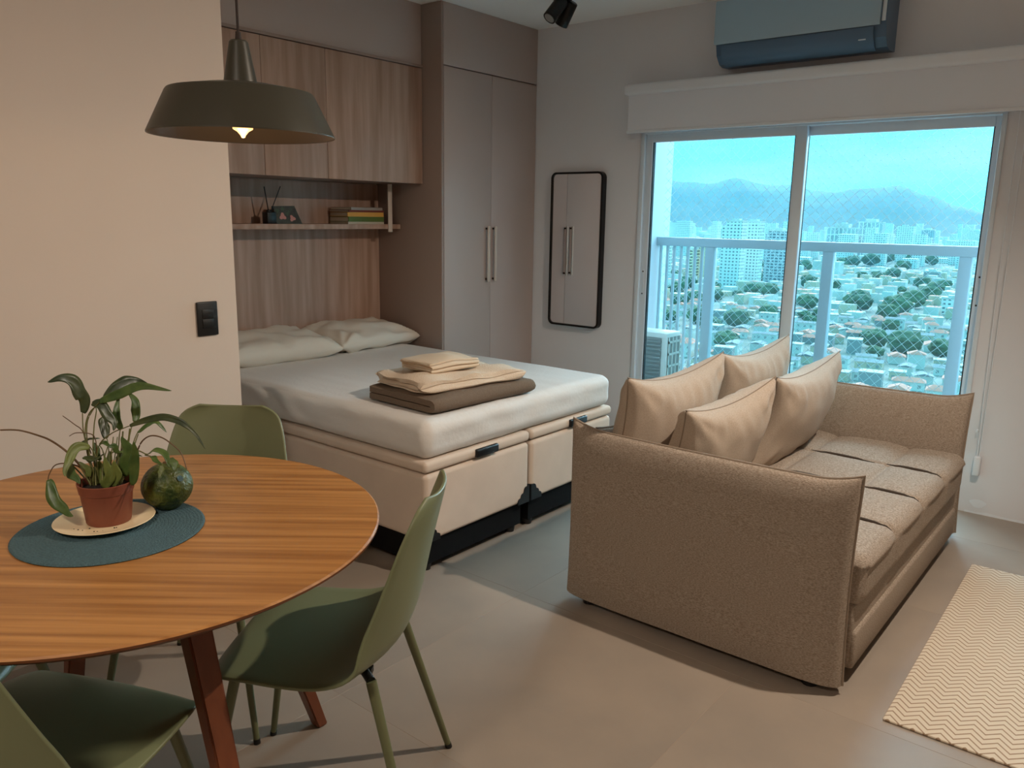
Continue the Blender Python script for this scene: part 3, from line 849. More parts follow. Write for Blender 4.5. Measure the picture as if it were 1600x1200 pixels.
# ------------------------------------------------------------------ dining table
TC = Vector((-1.757, 0.79, 0))
tb = thing('dining_table', tuple(TC), 'round wooden dining table with splayed brown legs', 'table')
TR = 0.566
lathe('tabletop', [(0, 0.7495), (TR-0.004, 0.7495), (TR, 0.7465)], M_table, tb, 128)
lathe('edge_band', [(TR, 0.7465), (TR, 0.742), (TR-0.028, 0.724), (0, 0.724)], M_tedge, tb, 128)
for k in range(4):
    a = R(-2.5)+k*PI/2
    d = Vector((math.cos(a), math.sin(a), 0)); s = Vector((-d.y, d.x, 0))
    vs = []
    for (r_, z, wr_, ws) in ((0.493, 0.0, 0.016, 0.019), (0.262, 0.724, 0.027, 0.0275)):
        c = d*r_+Vector((0, 0, z))
        for (i, j) in ((-1, -1), (1, -1), (1, 1), (-1, 1)): vs.append(c+d*wr_*i+s*ws*j)
    bm = bmesh.new(); bv = [bm.verts.new(v) for v in vs]
    for f in ((3, 2, 1, 0), (4, 5, 6, 7), (0, 1, 5, 4), (1, 2, 6, 5), (2, 3, 7, 6), (3, 0, 4, 7)): bm.faces.new([bv[i] for i in f])
    bmesh.ops.bevel(bm, geom=list(bm.edges), offset=0.004, segments=2, affect='EDGES')
    from_bm('leg', bm, M_leg, tb, True, 40)
bm = bmesh.new()
for k in range(2):
    a = R(-2.5)+k*PI/2; d = Vector((math.cos(a), math.sin(a), 0)); s = Vector((-d.y, d.x, 0))
    vs = [bm.verts.new(d*i*0.24+s*j*0.02+Vector((0, 0, zz))) for zz in (0.68, 0.724) for (i, j) in ((-1, -1), (1, -1), (1, 1), (-1, 1))]
    for f in ((3, 2, 1, 0), (4, 5, 6, 7), (0, 1, 5, 4), (1, 2, 6, 5), (2, 3, 7, 6), (3, 0, 4, 7)): bm.faces.new([vs[i] for i in f])
from_bm('apron', bm, M_tedge, tb)

# ------------------------------------------------------------------ chairs
def make_chair(label):
    root = thing('dining_chair', (0, 0, 0), label, 'chair', group='sage green chairs around the round table')
    prof = [(0.240, 0.424), (0.232, 0.440), (0.200, 0.451), (0.130, 0.453), (0.050, 0.446), (-0.030, 0.440), (-0.095, 0.444), (-0.145, 0.462), (-0.180, 0.500), (-0.200, 0.555),
            (-0.215, 0.620), (-0.230, 0.690), (-0.244, 0.750), (-0.256, 0.800), (-0.262, 0.825), (-0.266, 0.840)]
    hw = [0.155, 0.188, 0.212, 0.228, 0.236, 0.240, 0.241, 0.238, 0.231, 0.220, 0.207, 0.192, 0.180, 0.163, 0.138, 0.100]
    kk = [-0.008, -0.006, -0.003, 0.0, 0.004, 0.012, 0.028, 0.048, 0.064, 0.066, 0.056, 0.046, 0.038, 0.030, 0.026, 0.022]
    # refine along the profile
    K = len(prof); sub = 3; st = []
    def cr(a, b, c, d, t): return 0.5*((2*b)+(c-a)*t+(2*a-5*b+4*c-d)*t*t+(3*b-a-3*c+d)*t**3)
    for i in range(K-1):
        for q in range(sub):
            t = q/sub; ix = [max(0, i-1), i, i+1, min(K-1, i+2)]
            st.append(tuple(cr(*[f(j) for j in ix], t) for f in (lambda j: prof[j][0], lambda j: prof[j][1], lambda j: hw[j], lambda j: kk[j])))
    st.append((prof[-1][0], prof[-1][1], hw[-1], kk[-1]))
    NS = 18; vs = []; fs = []
    for i, (x, z, w, k_) in enumerate(st):
        a = st[max(0, i-1)]; b = st[min(len(st)-1, i+1)]
        tx, tz = b[0]-a[0], b[1]-a[1]; L = math.hypot(tx, tz); nx_, nz_ = tz/L, -tx/L
        for j in range(NS+1):
            s = -1+2*j/NS
            o = k_*abs(s)**2.4
            vs.append((x+nx_*o, w*s, z+nz_*o))
    for i in range(len(st)-1):
        for j in range(NS):
            q = i*(NS+1)+j; fs.append((q, q+1, q+NS+2, q+NS+1))
    sh_ = from_data('shell', vs, fs, M_green, root, True, 80)
    # flip so that the normals look up/forward
    md = sh_.modifiers.new('thickness', 'SOLIDIFY'); md.thickness = 0.009; md.offset = 0.0
    mv = sh_.modifiers.new('round_edge', 'BEVEL'); mv.width = 0.003; mv.segments = 2; mv.limit_method = 'ANGLE'; mv.angle_limit = R(60)
    for sx_ in (1, -1):
        for sy_ in (1, -1):
            top = (0.182 if sx_ > 0 else -0.130, sy_*0.155, 0.428)
            bot = (0.262 if sx_ > 0 else -0.242, sy_*0.222, 0.0)
            l = tube('leg', [bot, tuple(0.5*(Vector(bot)+Vector(top))), top], [0.0085, 0.0105, 0.0125], M_greend, root, 12)
            tube('foot_cap', [bot, tuple(Vector(bot)+(Vector(top)-Vector(bot))*0.03)], 0.0095, M_black, l, 12)
            tube('bracket', [top, (top[0]*0.82, top[1]*0.80, 0.433)], 0.011, M_black, l, 8)
    bm = bmesh.new()
    add_box(bm, -0.12, 0.14, -0.115, -0.095, 0.418, 0.432); add_box(bm, -0.12, 0.14, 0.095, 0.115, 0.418, 0.432); add_box(bm, -0.01, 0.01, -0.10, 0.10, 0.419, 0.431)
    from_bm('underframe', bm, M_black, root)
    return root
chair_a = make_chair('sage green shell chair standing between the table and the sofa')
spots = [((-1.455, 1.130), 214, 'sage green shell chair drawn up between the table and the bed foot'),
         ((-2.130, 1.190), -53, 'sage green shell chair behind the table against the beige wall, mostly its back showing'),
         ((-1.553, 0.488), 113, 'sage green shell chair cut off by the lower picture edge, back turned to the camera'),
         ((-2.108, 0.433), 45, 'sage green chair of which only a seat corner shows below the table rim')]
for i, (p, deg, lab) in enumerate(spots):
    c = chair_a if i == 0 else copy_tree(chair_a)
    c.location = (p[0], p[1], 0); c.rotation_euler = (0, 0, R(deg)); c['label'] = lab

# ------------------------------------------------------------------ things on the table
ZT = 0.7496
pm = thing('placemat', (-1.757, 0.757, ZT), 'round braided teal placemat on the wooden table', 'placemat')
prof = [(0, 0.0)]
prof2 = []
for i in range(25):
    r0 = i*0.0078; prof2 += [(r0+0.0006, 0.0038), (r0+0.0039, 0.0054), (r0+0.0072, 0.0038)]
lathe('braid', [(0, 0.0003), (0.1955, 0.0003), (0.1965, 0.002)]+list(reversed(prof2))+[(0, 0.0038)], M_mat, pm, 72, ang=70)
pl = thing('saucer_plate', (-1.800, 0.764, ZT+0.0056), 'small cream ceramic plate under the flower pot', 'plate')
lathe('dish', [(0, 0), (0.060, 0), (0.085, 0.004), (0.104, 0.010), (0.1055, 0.0115), (0.104, 0.0125), (0.084, 0.0075), (0.060, 0.004), (0, 0.004)], M_plate, pl, 64)
rnd = random.Random(3)
for i in range(12):
    a = R(-100+rnd.uniform(-50, 60)); r_ = rnd.uniform(0.050, 0.075)
    sz = rnd.uniform(0.001, 0.0022)
    lathe('soil_crumb', [(0, 0), (sz, sz*0.4), (sz*0.6, sz), (0, sz*1.2)], M_soil, pl, 6, (r_*math.cos(a+R(55)), r_*math.sin(a+R(55)), 0.0042))
PC = Vector((-1.797, 0.772, ZT+0.0056+0.0041))
plant = thing('potted_plant', tuple(PC), 'leafy houseplant in a terracotta-coloured plastic pot on the table', 'plant')
PH = 0.094
lathe('pot', [(0, 0), (0.0455, 0), (0.047, 0.003), (0.0545, 0.070), (0.0565, 0.072), (0.060, PH), (0.0585, PH+0.001), (0.0565, PH-0.001), (0.053, 0.072), (0.045, 0.006), (0, 0.006)], M_pot, plant, 48)
vs = [(0, 0, PH-0.014)]; fs = []
for i in range(1, 7):
    for j in range(24):
        a = 2*PI*j/24; r_ = 0.054*i/6; vs.append((r_*math.cos(a), r_*math.sin(a), PH-0.016+0.006*noise.noise(Vector((r_*60*math.cos(a), r_*60*math.sin(a), 1)))))
for j in range(24): fs.append((0, 1+j, 1+(j+1) % 24))
for i in range(5):
    for j in range(24): fs.append((1+i*24+j, 1+(i+1)*24+j, 1+(i+1)*24+(j+1) % 24, 1+i*24+(j+1) % 24))
from_data('soil', vs, fs, M_soil, plant, True)
DP = (PC-EYE).dot(FWD)            # axial distance of the pot
def leaf_pt(cx, cy, doff):        # crop coordinates of the plant study -> point at its own depth
    u, v = 60+cx/4.615, 570+cy/4.615
    return EYE+ray(u, v)*(DP+doff)-PC
def spline(pts, n):
    out = []; K = len(pts)
    for i in range(K-1):
        a, b, c, d = pts[max(0, i-1)], pts[i], pts[i+1], pts[min(K-1, i+2)]
        for q in range(n):
            t = q/n
            out.append(0.5*((2*b)+(c-a)*t+(2*a-5*b+4*c-d)*t*t+(3*b-a-3*c+d)*t*t*t))
    out.append(pts[-1]); return out
MPX = DP/FPX/4.615                # metres per crop unit
def leaf(stem, blade, width, m, d0=0.0, d1=0.0, face=None, fold=0.35, stemr=0.0014, mstem=None, wave=0.28):
    """petiole tube plus a folded, tapering blade; d0..d1 is how far it leans away from the viewer (m)"""
    allp = list(stem)+list(blade); K = len(allp)
    P3 = [leaf_pt(x, y, d0+(d1-d0)*i/max(1, K-1)) for i, (x, y) in enumerate(allp)]
    vs = []; fs = []
    ns = len(stem)
    root = None
    if ns:
        sp = spline(P3[:ns+1] if blade else P3, 5)
        tv, tf = tube_data(sp, [stemr*(1.25-0.5*i/len(sp)) for i in range(len(sp))], 6)
        root = from_data('stem' if blade else 'stem', tv, tf, mstem or M_stem, plant, True, 60)
    if blade:
        bp_ = spline(P3[ns:], 6); n_ = len(bp_)
        view = ((face if face is not None else -FWD+Vector((0, 0, 0.6)))).normalized()
        for i, p in enumerate(bp_):
            t = i/(n_-1)
            tg = (bp_[min(i+1, n_-1)]-bp_[max(i-1, 0)]).normalized()
            side = tg.cross(view)
            side = side.normalized() if side.length > 1e-4 else RIGHT
            nr = side.cross(tg).normalized()
            w = width*1.12*MPX*0.5*(math.sin(PI*min(1, t*0.96+0.04)**0.75))**0.9+0.0004
            wob = 1+wave*math.sin(9*t+width)
            for s in (-1, -0.5, 0, 0.5, 1):
                vs.append(p+side*w*s*(wob if s > 0 else 2-wob)+nr*(w*fold*abs(s)+0.0006*math.sin(20*t+3*s)))
        for i in range(n_-1):
            for j in range(4):
                q = i*5+j; fs.append((q, q+1, q+6, q+5))
        b = from_data('leaf', vs, fs, m, plant, True, 80)
        b.modifiers.new('thickness', 'SOLIDIFY').thickness = 0.0005
up = Vector((0.25, -0.3, 1)); fr = -FWD+Vector((0.2, 0.1, 0.2))
leaf([(400, 860), (362, 650), (325, 480), (318, 360)], [(318, 345), (345, 245), (295, 180), (230, 120), (150, 96), (65, 125)], 84, M_leaf2, 0.0, -0.03, fr, 0.2, wave=0.4)
leaf([(410, 850), (345, 600), (340, 440), (370, 345), (430, 285)], [(480, 240), (545, 170), (640, 140), (720, 118), (792, 140)], 88, M_leaf2, 0.0, 0.05, fr, 0.15, wave=0.35)
leaf([(415, 850), (360, 620), (350, 430), (390, 330)], [(440, 270), (560, 212), (680, 175), (800, 160), (960, 187)], 62, M_leaf, 0.0, -0.04, fr, 0.25, wave=0.3)
leaf([(425, 850), (395, 640), (402, 440), (418, 320)], [(385, 280), (450, 295), (510, 360), (545, 420), (540, 475)], 66, M_leaf2, 0.0, -0.03, fr, 0.15)
leaf([(450, 850), (505, 680), (500, 560)], [(492, 530), (470, 450), (480, 390), (490, 360)], 62, M_leaf2, 0.01, 0.04, fr, 0.2)
leaf([(510, 840), (565, 680), (585, 500)], [(592, 470), (575, 400), (558, 320), (588, 228)], 52, M_leaf, 0.0, 0.05, fr, 0.25)
leaf([(520, 830), (640, 560), (672, 450)], [(690, 410), (712, 330), (690, 260), (650, 195)], 58, M_leaf, 0.02, 0.06, fr, 0.15)
leaf([(420, 840), (430, 600), (520, 500), (620, 455)], [(660, 440), (760, 398), (880, 378), (970, 398), (1060, 435), (1130, 490), (1205, 610)], 44, M_leaf2, 0.0, -0.05, fr, 0.3)
leaf([(540, 830), (660, 620), (700, 520)], [(715, 490), (790, 435), (860, 420), (925, 487)], 44, M_leaf, 0.0, 0.04, up, 0.2)
leaf([(600, 830), (700, 650), (745, 555), (810, 512), (890, 525), (965, 575), (1030, 640), (1070, 755)], [], 0, M_stem, 0.0, -0.03, stemr=0.0016, mstem=M_stemb)
leaf([(590, 860), (600, 830)], [(612, 800), (650, 690), (640, 600), (600, 515)], 84, M_leaf, 0.0, -0.03, fr, 0.2)
leaf([(640, 860), (655, 850)], [(668, 865), (700, 740), (690, 640), (690, 555)], 64, M_leaf, -0.01, -0.05, fr, 0.2)
leaf([(400, 850), (330, 760), (220, 640), (100, 552), (0, 510), (-140, 472), (-275, 470)], [], 0, M_stem, 0.0, -0.06, stemr=0.0022, mstem=M_stemb)
leaf([(370, 830), (300, 740), (200, 712), (120, 725), (78, 790)], [(70, 830), (105, 920), (145, 1010), (200, 1065), (250, 1092)], 74, M_leaf, 0.0, -0.07, fr, 0.15, mstem=M_stemb)
leaf([(430, 850), (420, 680)], [(372, 590), (290, 600), (230, 660), (200, 740), (192, 806)], 62, M_leaf3, 0.0, -0.05, fr, 0.25)
leaf([(330, 850)], [(215, 735), (250, 790), (300, 860)], 60, M_leaf, -0.01, -0.04, fr, 0.2)
leaf([(400, 840), (390, 740)], [(325, 665), (400, 685), (480, 640)], 46, M_leaf2, -0.01, -0.03, up, 0.2)
leaf([(420, 840), (350, 620)], [(298, 572), (360, 540), (445, 530)], 24, M_leaf2, 0.0, 0.02, up, 0.2)
leaf([(380, 640), (320, 482), (260, 430), (175, 368)], [], 0, M_stem, 0.02, 0.04, stemr=0.0011, mstem=M_stemb)
leaf([(420, 640), (400, 512), (280, 490), (222, 515)], [], 0, M_stem, 0.0, -0.02, stemr=0.0011, mstem=M_stemb)
leaf([(610, 830), (690, 630), (780, 645)], [(800, 636), (845, 612), (900, 640), (935, 690), (945, 740)], 44, M_leaf, 0.02, -0.02, up, 0.15)
leaf([(770, 650)], [(812, 660), (845, 685), (885, 722)], 34, M_leaf, 0.0, -0.03, up, 0.15)
leaf([(870, 715)], [(885, 722), (885, 770), (868, 812)], 34, M_leaf3, -0.02, -0.04, fr, 0.15)
leaf([(940, 690)], [(955, 672), (975, 715), (985, 765)], 50, M_leaf, -0.02, -0.04, fr, 0.15)
leaf([(460, 860)], [(480, 895), (510, 800), (480, 660)], 66, M_leaf3, -0.02, -0.04, fr, 0.25)
leaf([(530, 860)], [(545, 880), (560, 780), (545, 690)], 60, M_leaf3, -0.02, -0.04, fr, 0.25)
leaf([(440, 860)], [(440, 860), (432, 760), (440, 690)], 70, M_leaf3, 0.0, 0.0, fr, 0.3)
leaf([(500, 850), (470, 640)], [(440, 580), (480, 560), (520, 600)], 34, M_leaf, 0.01, 0.0, up, 0.2)
leaf([(540, 850), (520, 660), (560, 625)], [(580, 625), (650, 640), (750, 660)], 22, M_leaf, 0.01, -0.02, up, 0.2)
for st_, bl_, w_l, m_l, da, db in (
        ([(420, 850), (440, 720)], [(445, 690), (420, 620), (405, 560)], 40, M_leaf, 0.02, 0.03), ([(470, 850)], [(475, 800), (500, 700), (520, 620)], 46, M_leaf3, 0.02, 0.04),
        ([(520, 850), (560, 740)], [(575, 700), (610, 640), (620, 590)], 40, M_leaf, 0.03, 0.05), ([(380, 850)], [(370, 810), (345, 740), (290, 700)], 36, M_leaf3, -0.01, -0.02),
        ([(600, 850)], [(610, 820), (585, 740), (560, 660)], 44, M_leaf2, 0.0, 0.01), ([(560, 840), (575, 690)], [(578, 640), (548, 590), (500, 590)], 34, M_leaf, 0.0, -0.02)):
    leaf(st_, bl_, w_l, m_l, da, db, fr, 0.25)
for a, b, c in (((395, 870), (380, 740), (360, 600)), ((415, 870), (410, 740), (402, 620)), ((455, 870), (470, 700), (500, 590)), ((490, 870), (520, 700), (540, 520)),
                ((510, 870), (545, 700), (570, 520)), ((540, 870), (590, 690), (610, 480)), ((560, 870), (630, 690), (660, 460)), ((580, 870), (670, 640), (720, 500)),
                ((380, 870), (330, 780), (280, 700)), ((370, 870), (320, 800), (240, 720))):
    leaf([a, b, c], [], 0, M_stem, random.uniform(-0.02, 0.03), random.uniform(-0.02, 0.04), stemr=random.uniform(0.0014, 0.0026))

AC_ = on_z(261, 757, ZT+0.0056+0.056)
av = thing('avocado', (AC_.x, AC_.y, ZT+0.0055), 'large round dark green avocado on the placemat beside the plant', 'avocado')
prof = [(0.0, 0.0), (0.026, 0.001)]
for i in range(1, 15):
    a = R(-66+156*i/15); prof.append((0.0585*math.cos(a)*(1.0 if a < 0 else 1-0.04*math.sin(a)), 0.0545+0.0555*math.sin(a)))
prof.append((0.0, 0.110))
lathe('fruit', prof, M_avo, av, 48, ang=80)
lathe('stem_scar', [(0.0, 0.1085), (0.006, 0.109), (0.005, 0.113), (0, 0.114)], M_stemb, av, 12)
# small round disc on the fruit, a highlight put in as colour
sk = []
sd = (Vector((0.78, 0.10, 0.42))).normalized()
from_data('highlight_disc', [p for p in ring_pts(Vector((0, 0, 0.0545))+Vector((sd.x*0.0590, sd.y*0.0590, sd.z*0.0562)), sd, 0.0075, 16)], [tuple(range(16))], M_mat, av)

# ------------------------------------------------------------------ pendant lamp
PL = EYE+ray(380, 213)*2.0
pend = thing('pendant_lamp', tuple(PL), 'olive-grey enamel pendant lamp with a warm bulb over the table', 'lamp')
shade = lathe('shade', [(0.2225, 0.0), (0.2225, 0.003), (0.176, 0.098), (0.172, 0.103), (0.10, 0.117), (0.042, 0.123), (0.040, 0.125), (0.0225, 0.219), (0.019, 0.223), (0, 0.224)], M_lampo, pend, 96, ang=25)
lathe('shade_lining', [(0.2222, 0.0), (0.2195, 0.0015), (0.173, 0.096), (0.169, 0.100), (0.10, 0.113), (0.036, 0.119), (0, 0.119)], M_lampi, shade, 96, ang=25)
lathe('cord_grip', [(0, 0.223), (0.008, 0.223), (0.006, 0.243), (0, 0.244)], M_cord, pend, 16)
tube('cord', [(0, 0, 0.24), (0, 0, ZC-PL.z-0.02)], 0.0032, M_cord, pend, 8)
lathe('ceiling_rose', [(0, ZC-PL.z-0.028), (0.045, ZC-PL.z-0.026), (0.048, ZC-PL.z), (0, ZC-PL.z)], M_lampo, pend, 32)
lathe('socket', [(0.014, 0.119), (0.017, 0.08), (0.015, 0.062), (0, 0.062)], M_black, pend, 20)
bulb = lathe('bulb', [(0.0, -0.004), (0.004, -0.003), (0.007, 0.003), (0.014, 0.011), (0.024, 0.017), (0.025, 0.026), (0.022, 0.042), (0.014, 0.058), (0.012, 0.066), (0, 0.066)], M_bulb, pend, 24)
pl_d = bpy.data.lights.new('pendant_bulb_light', 'POINT'); pl_d.energy = 0.9; pl_d.color = (1, 0.66, 0.34); pl_d.shadow_soft_size = 0.03
plo = bpy.data.objects.new('pendant_bulb_light', pl_d); COL.objects.link(plo); plo.parent = pend; plo.location = (0, 0, -0.02)

# ------------------------------------------------------------------ ceiling spotlights
def spot_pair(name, loc, label, dirs, lens, energy=0.0, spacing=0.085, rz=0.0):
    root = thing(name, loc, label, 'spotlight', rz=rz, group='ceiling spotlights')
    lathe('canopy', [(0, -0.022), (0.055, -0.022), (0.058, -0.018), (0.058, -0.0005), (0, -0.0005)], M_blackm, root, 32)
    for i, d in enumerate(dirs):
        d = Vector(d).normalized(); c = Vector((0, (-0.5+i)*spacing, -0.075))
        tube('stem', [(c.x, c.y, -0.02), (c.x, c.y, -0.085)], 0.006, M_blackm, root, 10)
        a = c-d*0.055; b = c+d*0.080
        h = tube('head', [tuple(a), tuple(a+d*0.004), tuple(b)], [0.034, 0.038, 0.038], M_blackm, root, 28)
        ro = ring_pts(b+d*0.0004, d, 0.030, 28); 
        from_data('lens', ro, [tuple(range(28))], lens, h)
        ri = ring_pts(b+d*0.0008, d, 0.038, 28); ro2 = ring_pts(b+d*0.0008, d, 0.030, 28)
        from_data('bezel', ri+ro2, [(q, (q+1) % 28, 28+(q+1) % 28, 28+q) for q in range(28)], M_blackm, h)
        if energy and i == 0:
            ld = bpy.data.lights.new('spot_light', 'SPOT'); ld.energy = energy; ld.color = (1, 0.84, 0.68); ld.spot_size = R(138); ld.spot_blend = 0.75; ld.shadow_soft_size = 0.022
            lo = bpy.data.objects.new('spot_light', ld); COL.objects.link(lo); lo.parent = root
            lo.location = b+d*0.01; lo.rotation_euler = d.to_track_quat('-Z', 'Y').to_euler()
    return root
spot_pair('ceiling_spotlight', (-2.86, 3.93, ZC), 'pair of unlit black cylinder spotlights on the ceiling near the wardrobe', ((-0.20, -0.62, -0.78), (-0.58, 0.10, -0.80)), M_lens, 0.0, spacing=0.098)
spot_pair('ceiling_spotlight', (-0.08, 2.80, ZC), 'lit pair of black cylinder spotlights on the ceiling over the rug', ((-0.50, -0.16, -1), (-0.30, -0.1, -1)), M_lens_on, 110.0, spacing=0.08)
cp = thing('ceiling_lamp', (-0.75, -0.75, ZC), 'round warm ceiling lamp over the kitchen side behind the dining table', 'lamp')
lathe('housing', [(0, -0.03), (0.17, -0.03), (0.18, -0.025), (0.18, -0.0005), (0, -0.0005)], M_whitep, cp, 48)
lathe('diffuser', [(0, -0.0325), (0.16, -0.0325), (0.165, -0.0302)], M_panel_on, cp, 48)
cl_d = bpy.data.lights.new('ceiling_lamp_light', 'AREA'); cl_d.shape = 'DISK'; cl_d.size = 0.32; cl_d.energy = 20; cl_d.color = (1, 0.86, 0.72)
clo = bpy.data.objects.new('ceiling_lamp_light', cl_d); COL.objects.link(clo); clo.parent = cp; clo.location = (0, 0, -0.035)

# ------------------------------------------------------------------ the city below and the hills beyond
ZG = -62.0
def facade(name, wall, glass, cw=3.2, ch=3.0, mort=0.9):
    m = bpy.data.materials.new(name); m.use_nodes = True
    nt = m.node_tree; b = nt.nodes['Principled BSDF']; b.inputs['Roughness'].default_value = 0.7
    t = nt.nodes.new('ShaderNodeTexCoord'); s = nt.nodes.new('ShaderNodeSeparateXYZ'); a = nt.nodes.new('ShaderNodeMath'); a.operation = 'ADD'
    c = nt.nodes.new('ShaderNodeCombineXYZ'); k = nt.nodes.new('ShaderNodeTexBrick')
    nt.links.new(t.outputs['Object'], s.inputs[0]); nt.links.new(s.outputs[0], a.inputs[0]); nt.links.new(s.outputs[1], a.inputs[1])
    nt.links.new(a.outputs[0], c.inputs[0]); nt.links.new(s.outputs[2], c.inputs[1]); nt.links.new(c.outputs[0], k.inputs['Vector'])
    k.offset = 0.0; k.inputs['Scale'].default_value = 1.0; k.inputs['Brick Width'].default_value = cw; k.inputs['Row Height'].default_value = ch
    k.inputs['Mortar Size'].default_value = mort; k.inputs['Mortar Smooth'].default_value = 0.0; k.inputs['Bias'].default_value = 0.0
    k.inputs['Color1'].default_value = glass; k.inputs['Color2'].default_value = tuple(x*0.7 for x in glass[:3])+(1,); k.inputs['Mortar'].default_value = wall
    nt.links.new(k.outputs['Color'], b.inputs['Base Color'])
    return m
M_fw = facade('facade_white', S(226, 224, 216), S(110, 120, 126), 3.4, 3.0, 0.85)
M_fy = facade('facade_cream', S(222, 206, 168), S(120, 112, 92), 5.0, 3.0, 0.7)
M_fg = facade('facade_grey', S(186, 194, 196), S(96, 112, 122), 4.2, 3.0, 0.6)
M_fs = facade('facade_slab', S(232, 232, 226), S(170, 178, 180), 7.0, 40.0, 0.8)
M_roof = [mat('roof_terracotta', S(188, 118, 98), 0.9, var=0.25, vscale=0.12), mat('roof_fibre_cement', S(122, 124, 126), 0.9, var=0.3, vscale=0.12), mat('roof_slab', S(176, 172, 166), 0.9, var=0.25, vscale=0.12)]
M_hw = [mat('house_white', S(206, 202, 194), 0.9, var=0.15, vscale=0.05), mat('house_cream', S(196, 176, 150), 0.9), mat('house_grey', S(140, 140, 138), 0.9)]
M_tree = mat('tree_green', S(50, 74, 46), 0.95, vscale=0.35, col2=S(74, 98, 60), detail=6)
M_trunk = mat('tree_trunk', S(70, 58, 46), 0.95)
M_hill = mat('forest_hill', S(24, 46, 34), 0.95, vscale=0.004, col2=S(36, 58, 42))
M_ground = mat('city_ground', S(84, 94, 84), 0.95, vscale=0.05, col2=S(134, 132, 124), detail=8)
M_teal = mat('teal_roof', S(40, 160, 150), 0.8); M_blueroof = mat('blue_roof', S(70, 130, 180), 0.8)

vs = [(-9000, 60, ZG), (4000, 60, ZG), (4000, 9000, ZG), (-9000, 9000, ZG)]
struct(from_data('city_ground', vs, [(0, 1, 2, 3)], M_ground))
# mountain range: crest heights along the bearing, with spurs
crest_px = [(700, 300), (900, 292), (1000, 286), (1040, 279), (1075, 285), (1110, 291), (1150, 279), (1190, 290), (1235, 289), (1262, 302), (1300, 304), (1345, 294), (1400, 290), (1450, 304), (1500, 322), (1560, 336), (1700, 342), (1900, 340)]
YH = 6200.0
crest = [on_y(u, v, YH) for u, v in crest_px]
def crest_z(x):
    if x <= crest[0].x: return crest[0].z
    for a, b in zip(crest[:-1], crest[1:]):
        if x <= b.x:
            t = (x-a.x)/(b.x-a.x); t = t*t*(3-2*t); return a.z+(b.z-a.z)*t
    return crest[-1].z
vs = []; fs = []; NX, NY = 150, 26
for i in range(NX+1):
    for j in range(NY+1):
        x = -7200+10000*i/NX; y = 4300+3300*j/NY
        t = (y-4300)/(YH-4300)
        prof_ = math.sin(min(1, t)*PI/2)**1.3 if t < 1 else max(0, 1-(t-1)*1.1)
        n1 = noise.fractal(Vector((x*0.0016, y*0.0016, 3)), 0.9, 2.0, 6)
        n2 = abs(noise.noise(Vector((x*0.0022, y*0.0007, 9))))
        z = ZG+(crest_z(x*YH/y)-ZG)*prof_*(1-0.35*n2*(1-prof_)*2)+n1*38*min(1, t*1.4)
        vs.append((x, y, max(ZG-2, z)))
for i in range(NX):
    for j in range(NY):
        q = i*(NY+1)+j; fs.append((q, q+NY+1, q+NY+2, q+1))
struct(from_data('mountains', vs, fs, M_hill, None, True, 180))

tower_pts = []
def pane(x, y): return 'left' if x/y < -0.368 else 'right'
def tower(u0, u1, vt, vb, m, label, depth=0.8, step=0.0, name='apartment_tower'):
    um = (u0+u1)/2
    g = on_z(um, vb, ZG); y = g.y
    a = on_y(u0, vb, y); b = on_y(u1, vb, y); t = on_y(um, vt, y)
    w = (b-a).length; h = t.z-ZG
    root = thing(name, (g.x, y+w*depth/2, ZG), label, 'building', rz=random.uniform(-0.12, 0.12))
    tower_pts.append((g.x, y+w*depth/2, w*0.75))
    box('shaft', -w/2, w/2, -w*depth/2, w*depth/2, 0, h, m, root)
    box('roof_house', -w*0.22, w*0.22, -w*0.2, w*0.2, h, h+w*0.14, M_hw[0], root)
    if step:
        box('wing', -w/2-w*step, -w/2, -w*depth*0.4, w*depth*0.4, 0, h*0.93, m, root)
    box('parapet', -w/2-0.2, w/2+0.2, -w*depth/2-0.2, w*depth/2+0.2, h-0.9, h+0.6, M_hw[0], root)
    return root
tower(1128, 1152, 345, 452, M_fw, 'white apartment tower with a lower wing seen above the railing near the first post', step=0.3)
tower(1156, 1180, 346, 447, M_fw, 'white apartment tower just beside the winged one, crossing the rail')
tower(1194, 1222, 360, 443, M_fg, 'grey stepped apartment block beside the door mullion', step=0.15)
tower(1070, 1083, 388, 441, M_fy, 'cream apartment block seen between the thin railing bars')
tower(1087, 1100, 385, 441, M_fy, 'second cream apartment block between the bars, next to the railing post')
tower(1036, 1044, 386, 441, M_fw, 'narrow white apartment block at the end of the railing bars')
tower(1288, 1334, 356, 402, M_fs, 'long white slab block rising over the rail, lower of the two', 0.35)
tower(1336, 1374, 347, 402, M_fs, 'tallest white slab block rising over the rail', 0.4)
tower(1400, 1421, 359, 396, M_fg, 'pale far tower just over the rail right of the slab blocks')
tower(1436, 1455, 359, 396, M_fg, 'pale far tower over the rail between the slab blocks and the last tower')
tower(1511, 1530, 361, 397, M_fw, 'far white tower beside the sliding door frame edge')
tower(1268, 1310, 409, 432, M_hw[0], 'low white flat-roofed building below the rail near the middle post', 0.5, name='low_block')
tower(1441, 1466, 424, 443, M_hw[2], 'pale blank-walled building among the trees under the rail', 0.6, name='low_block')
tower(1468, 1500, 466, 492, M_fw, 'white two-storey building beside the big dark trees', 0.6, name='low_block')
tower(1430, 1482, 388, 407, M_fw, 'broad white row of flats directly under the rail', 0.3, name='low_block')

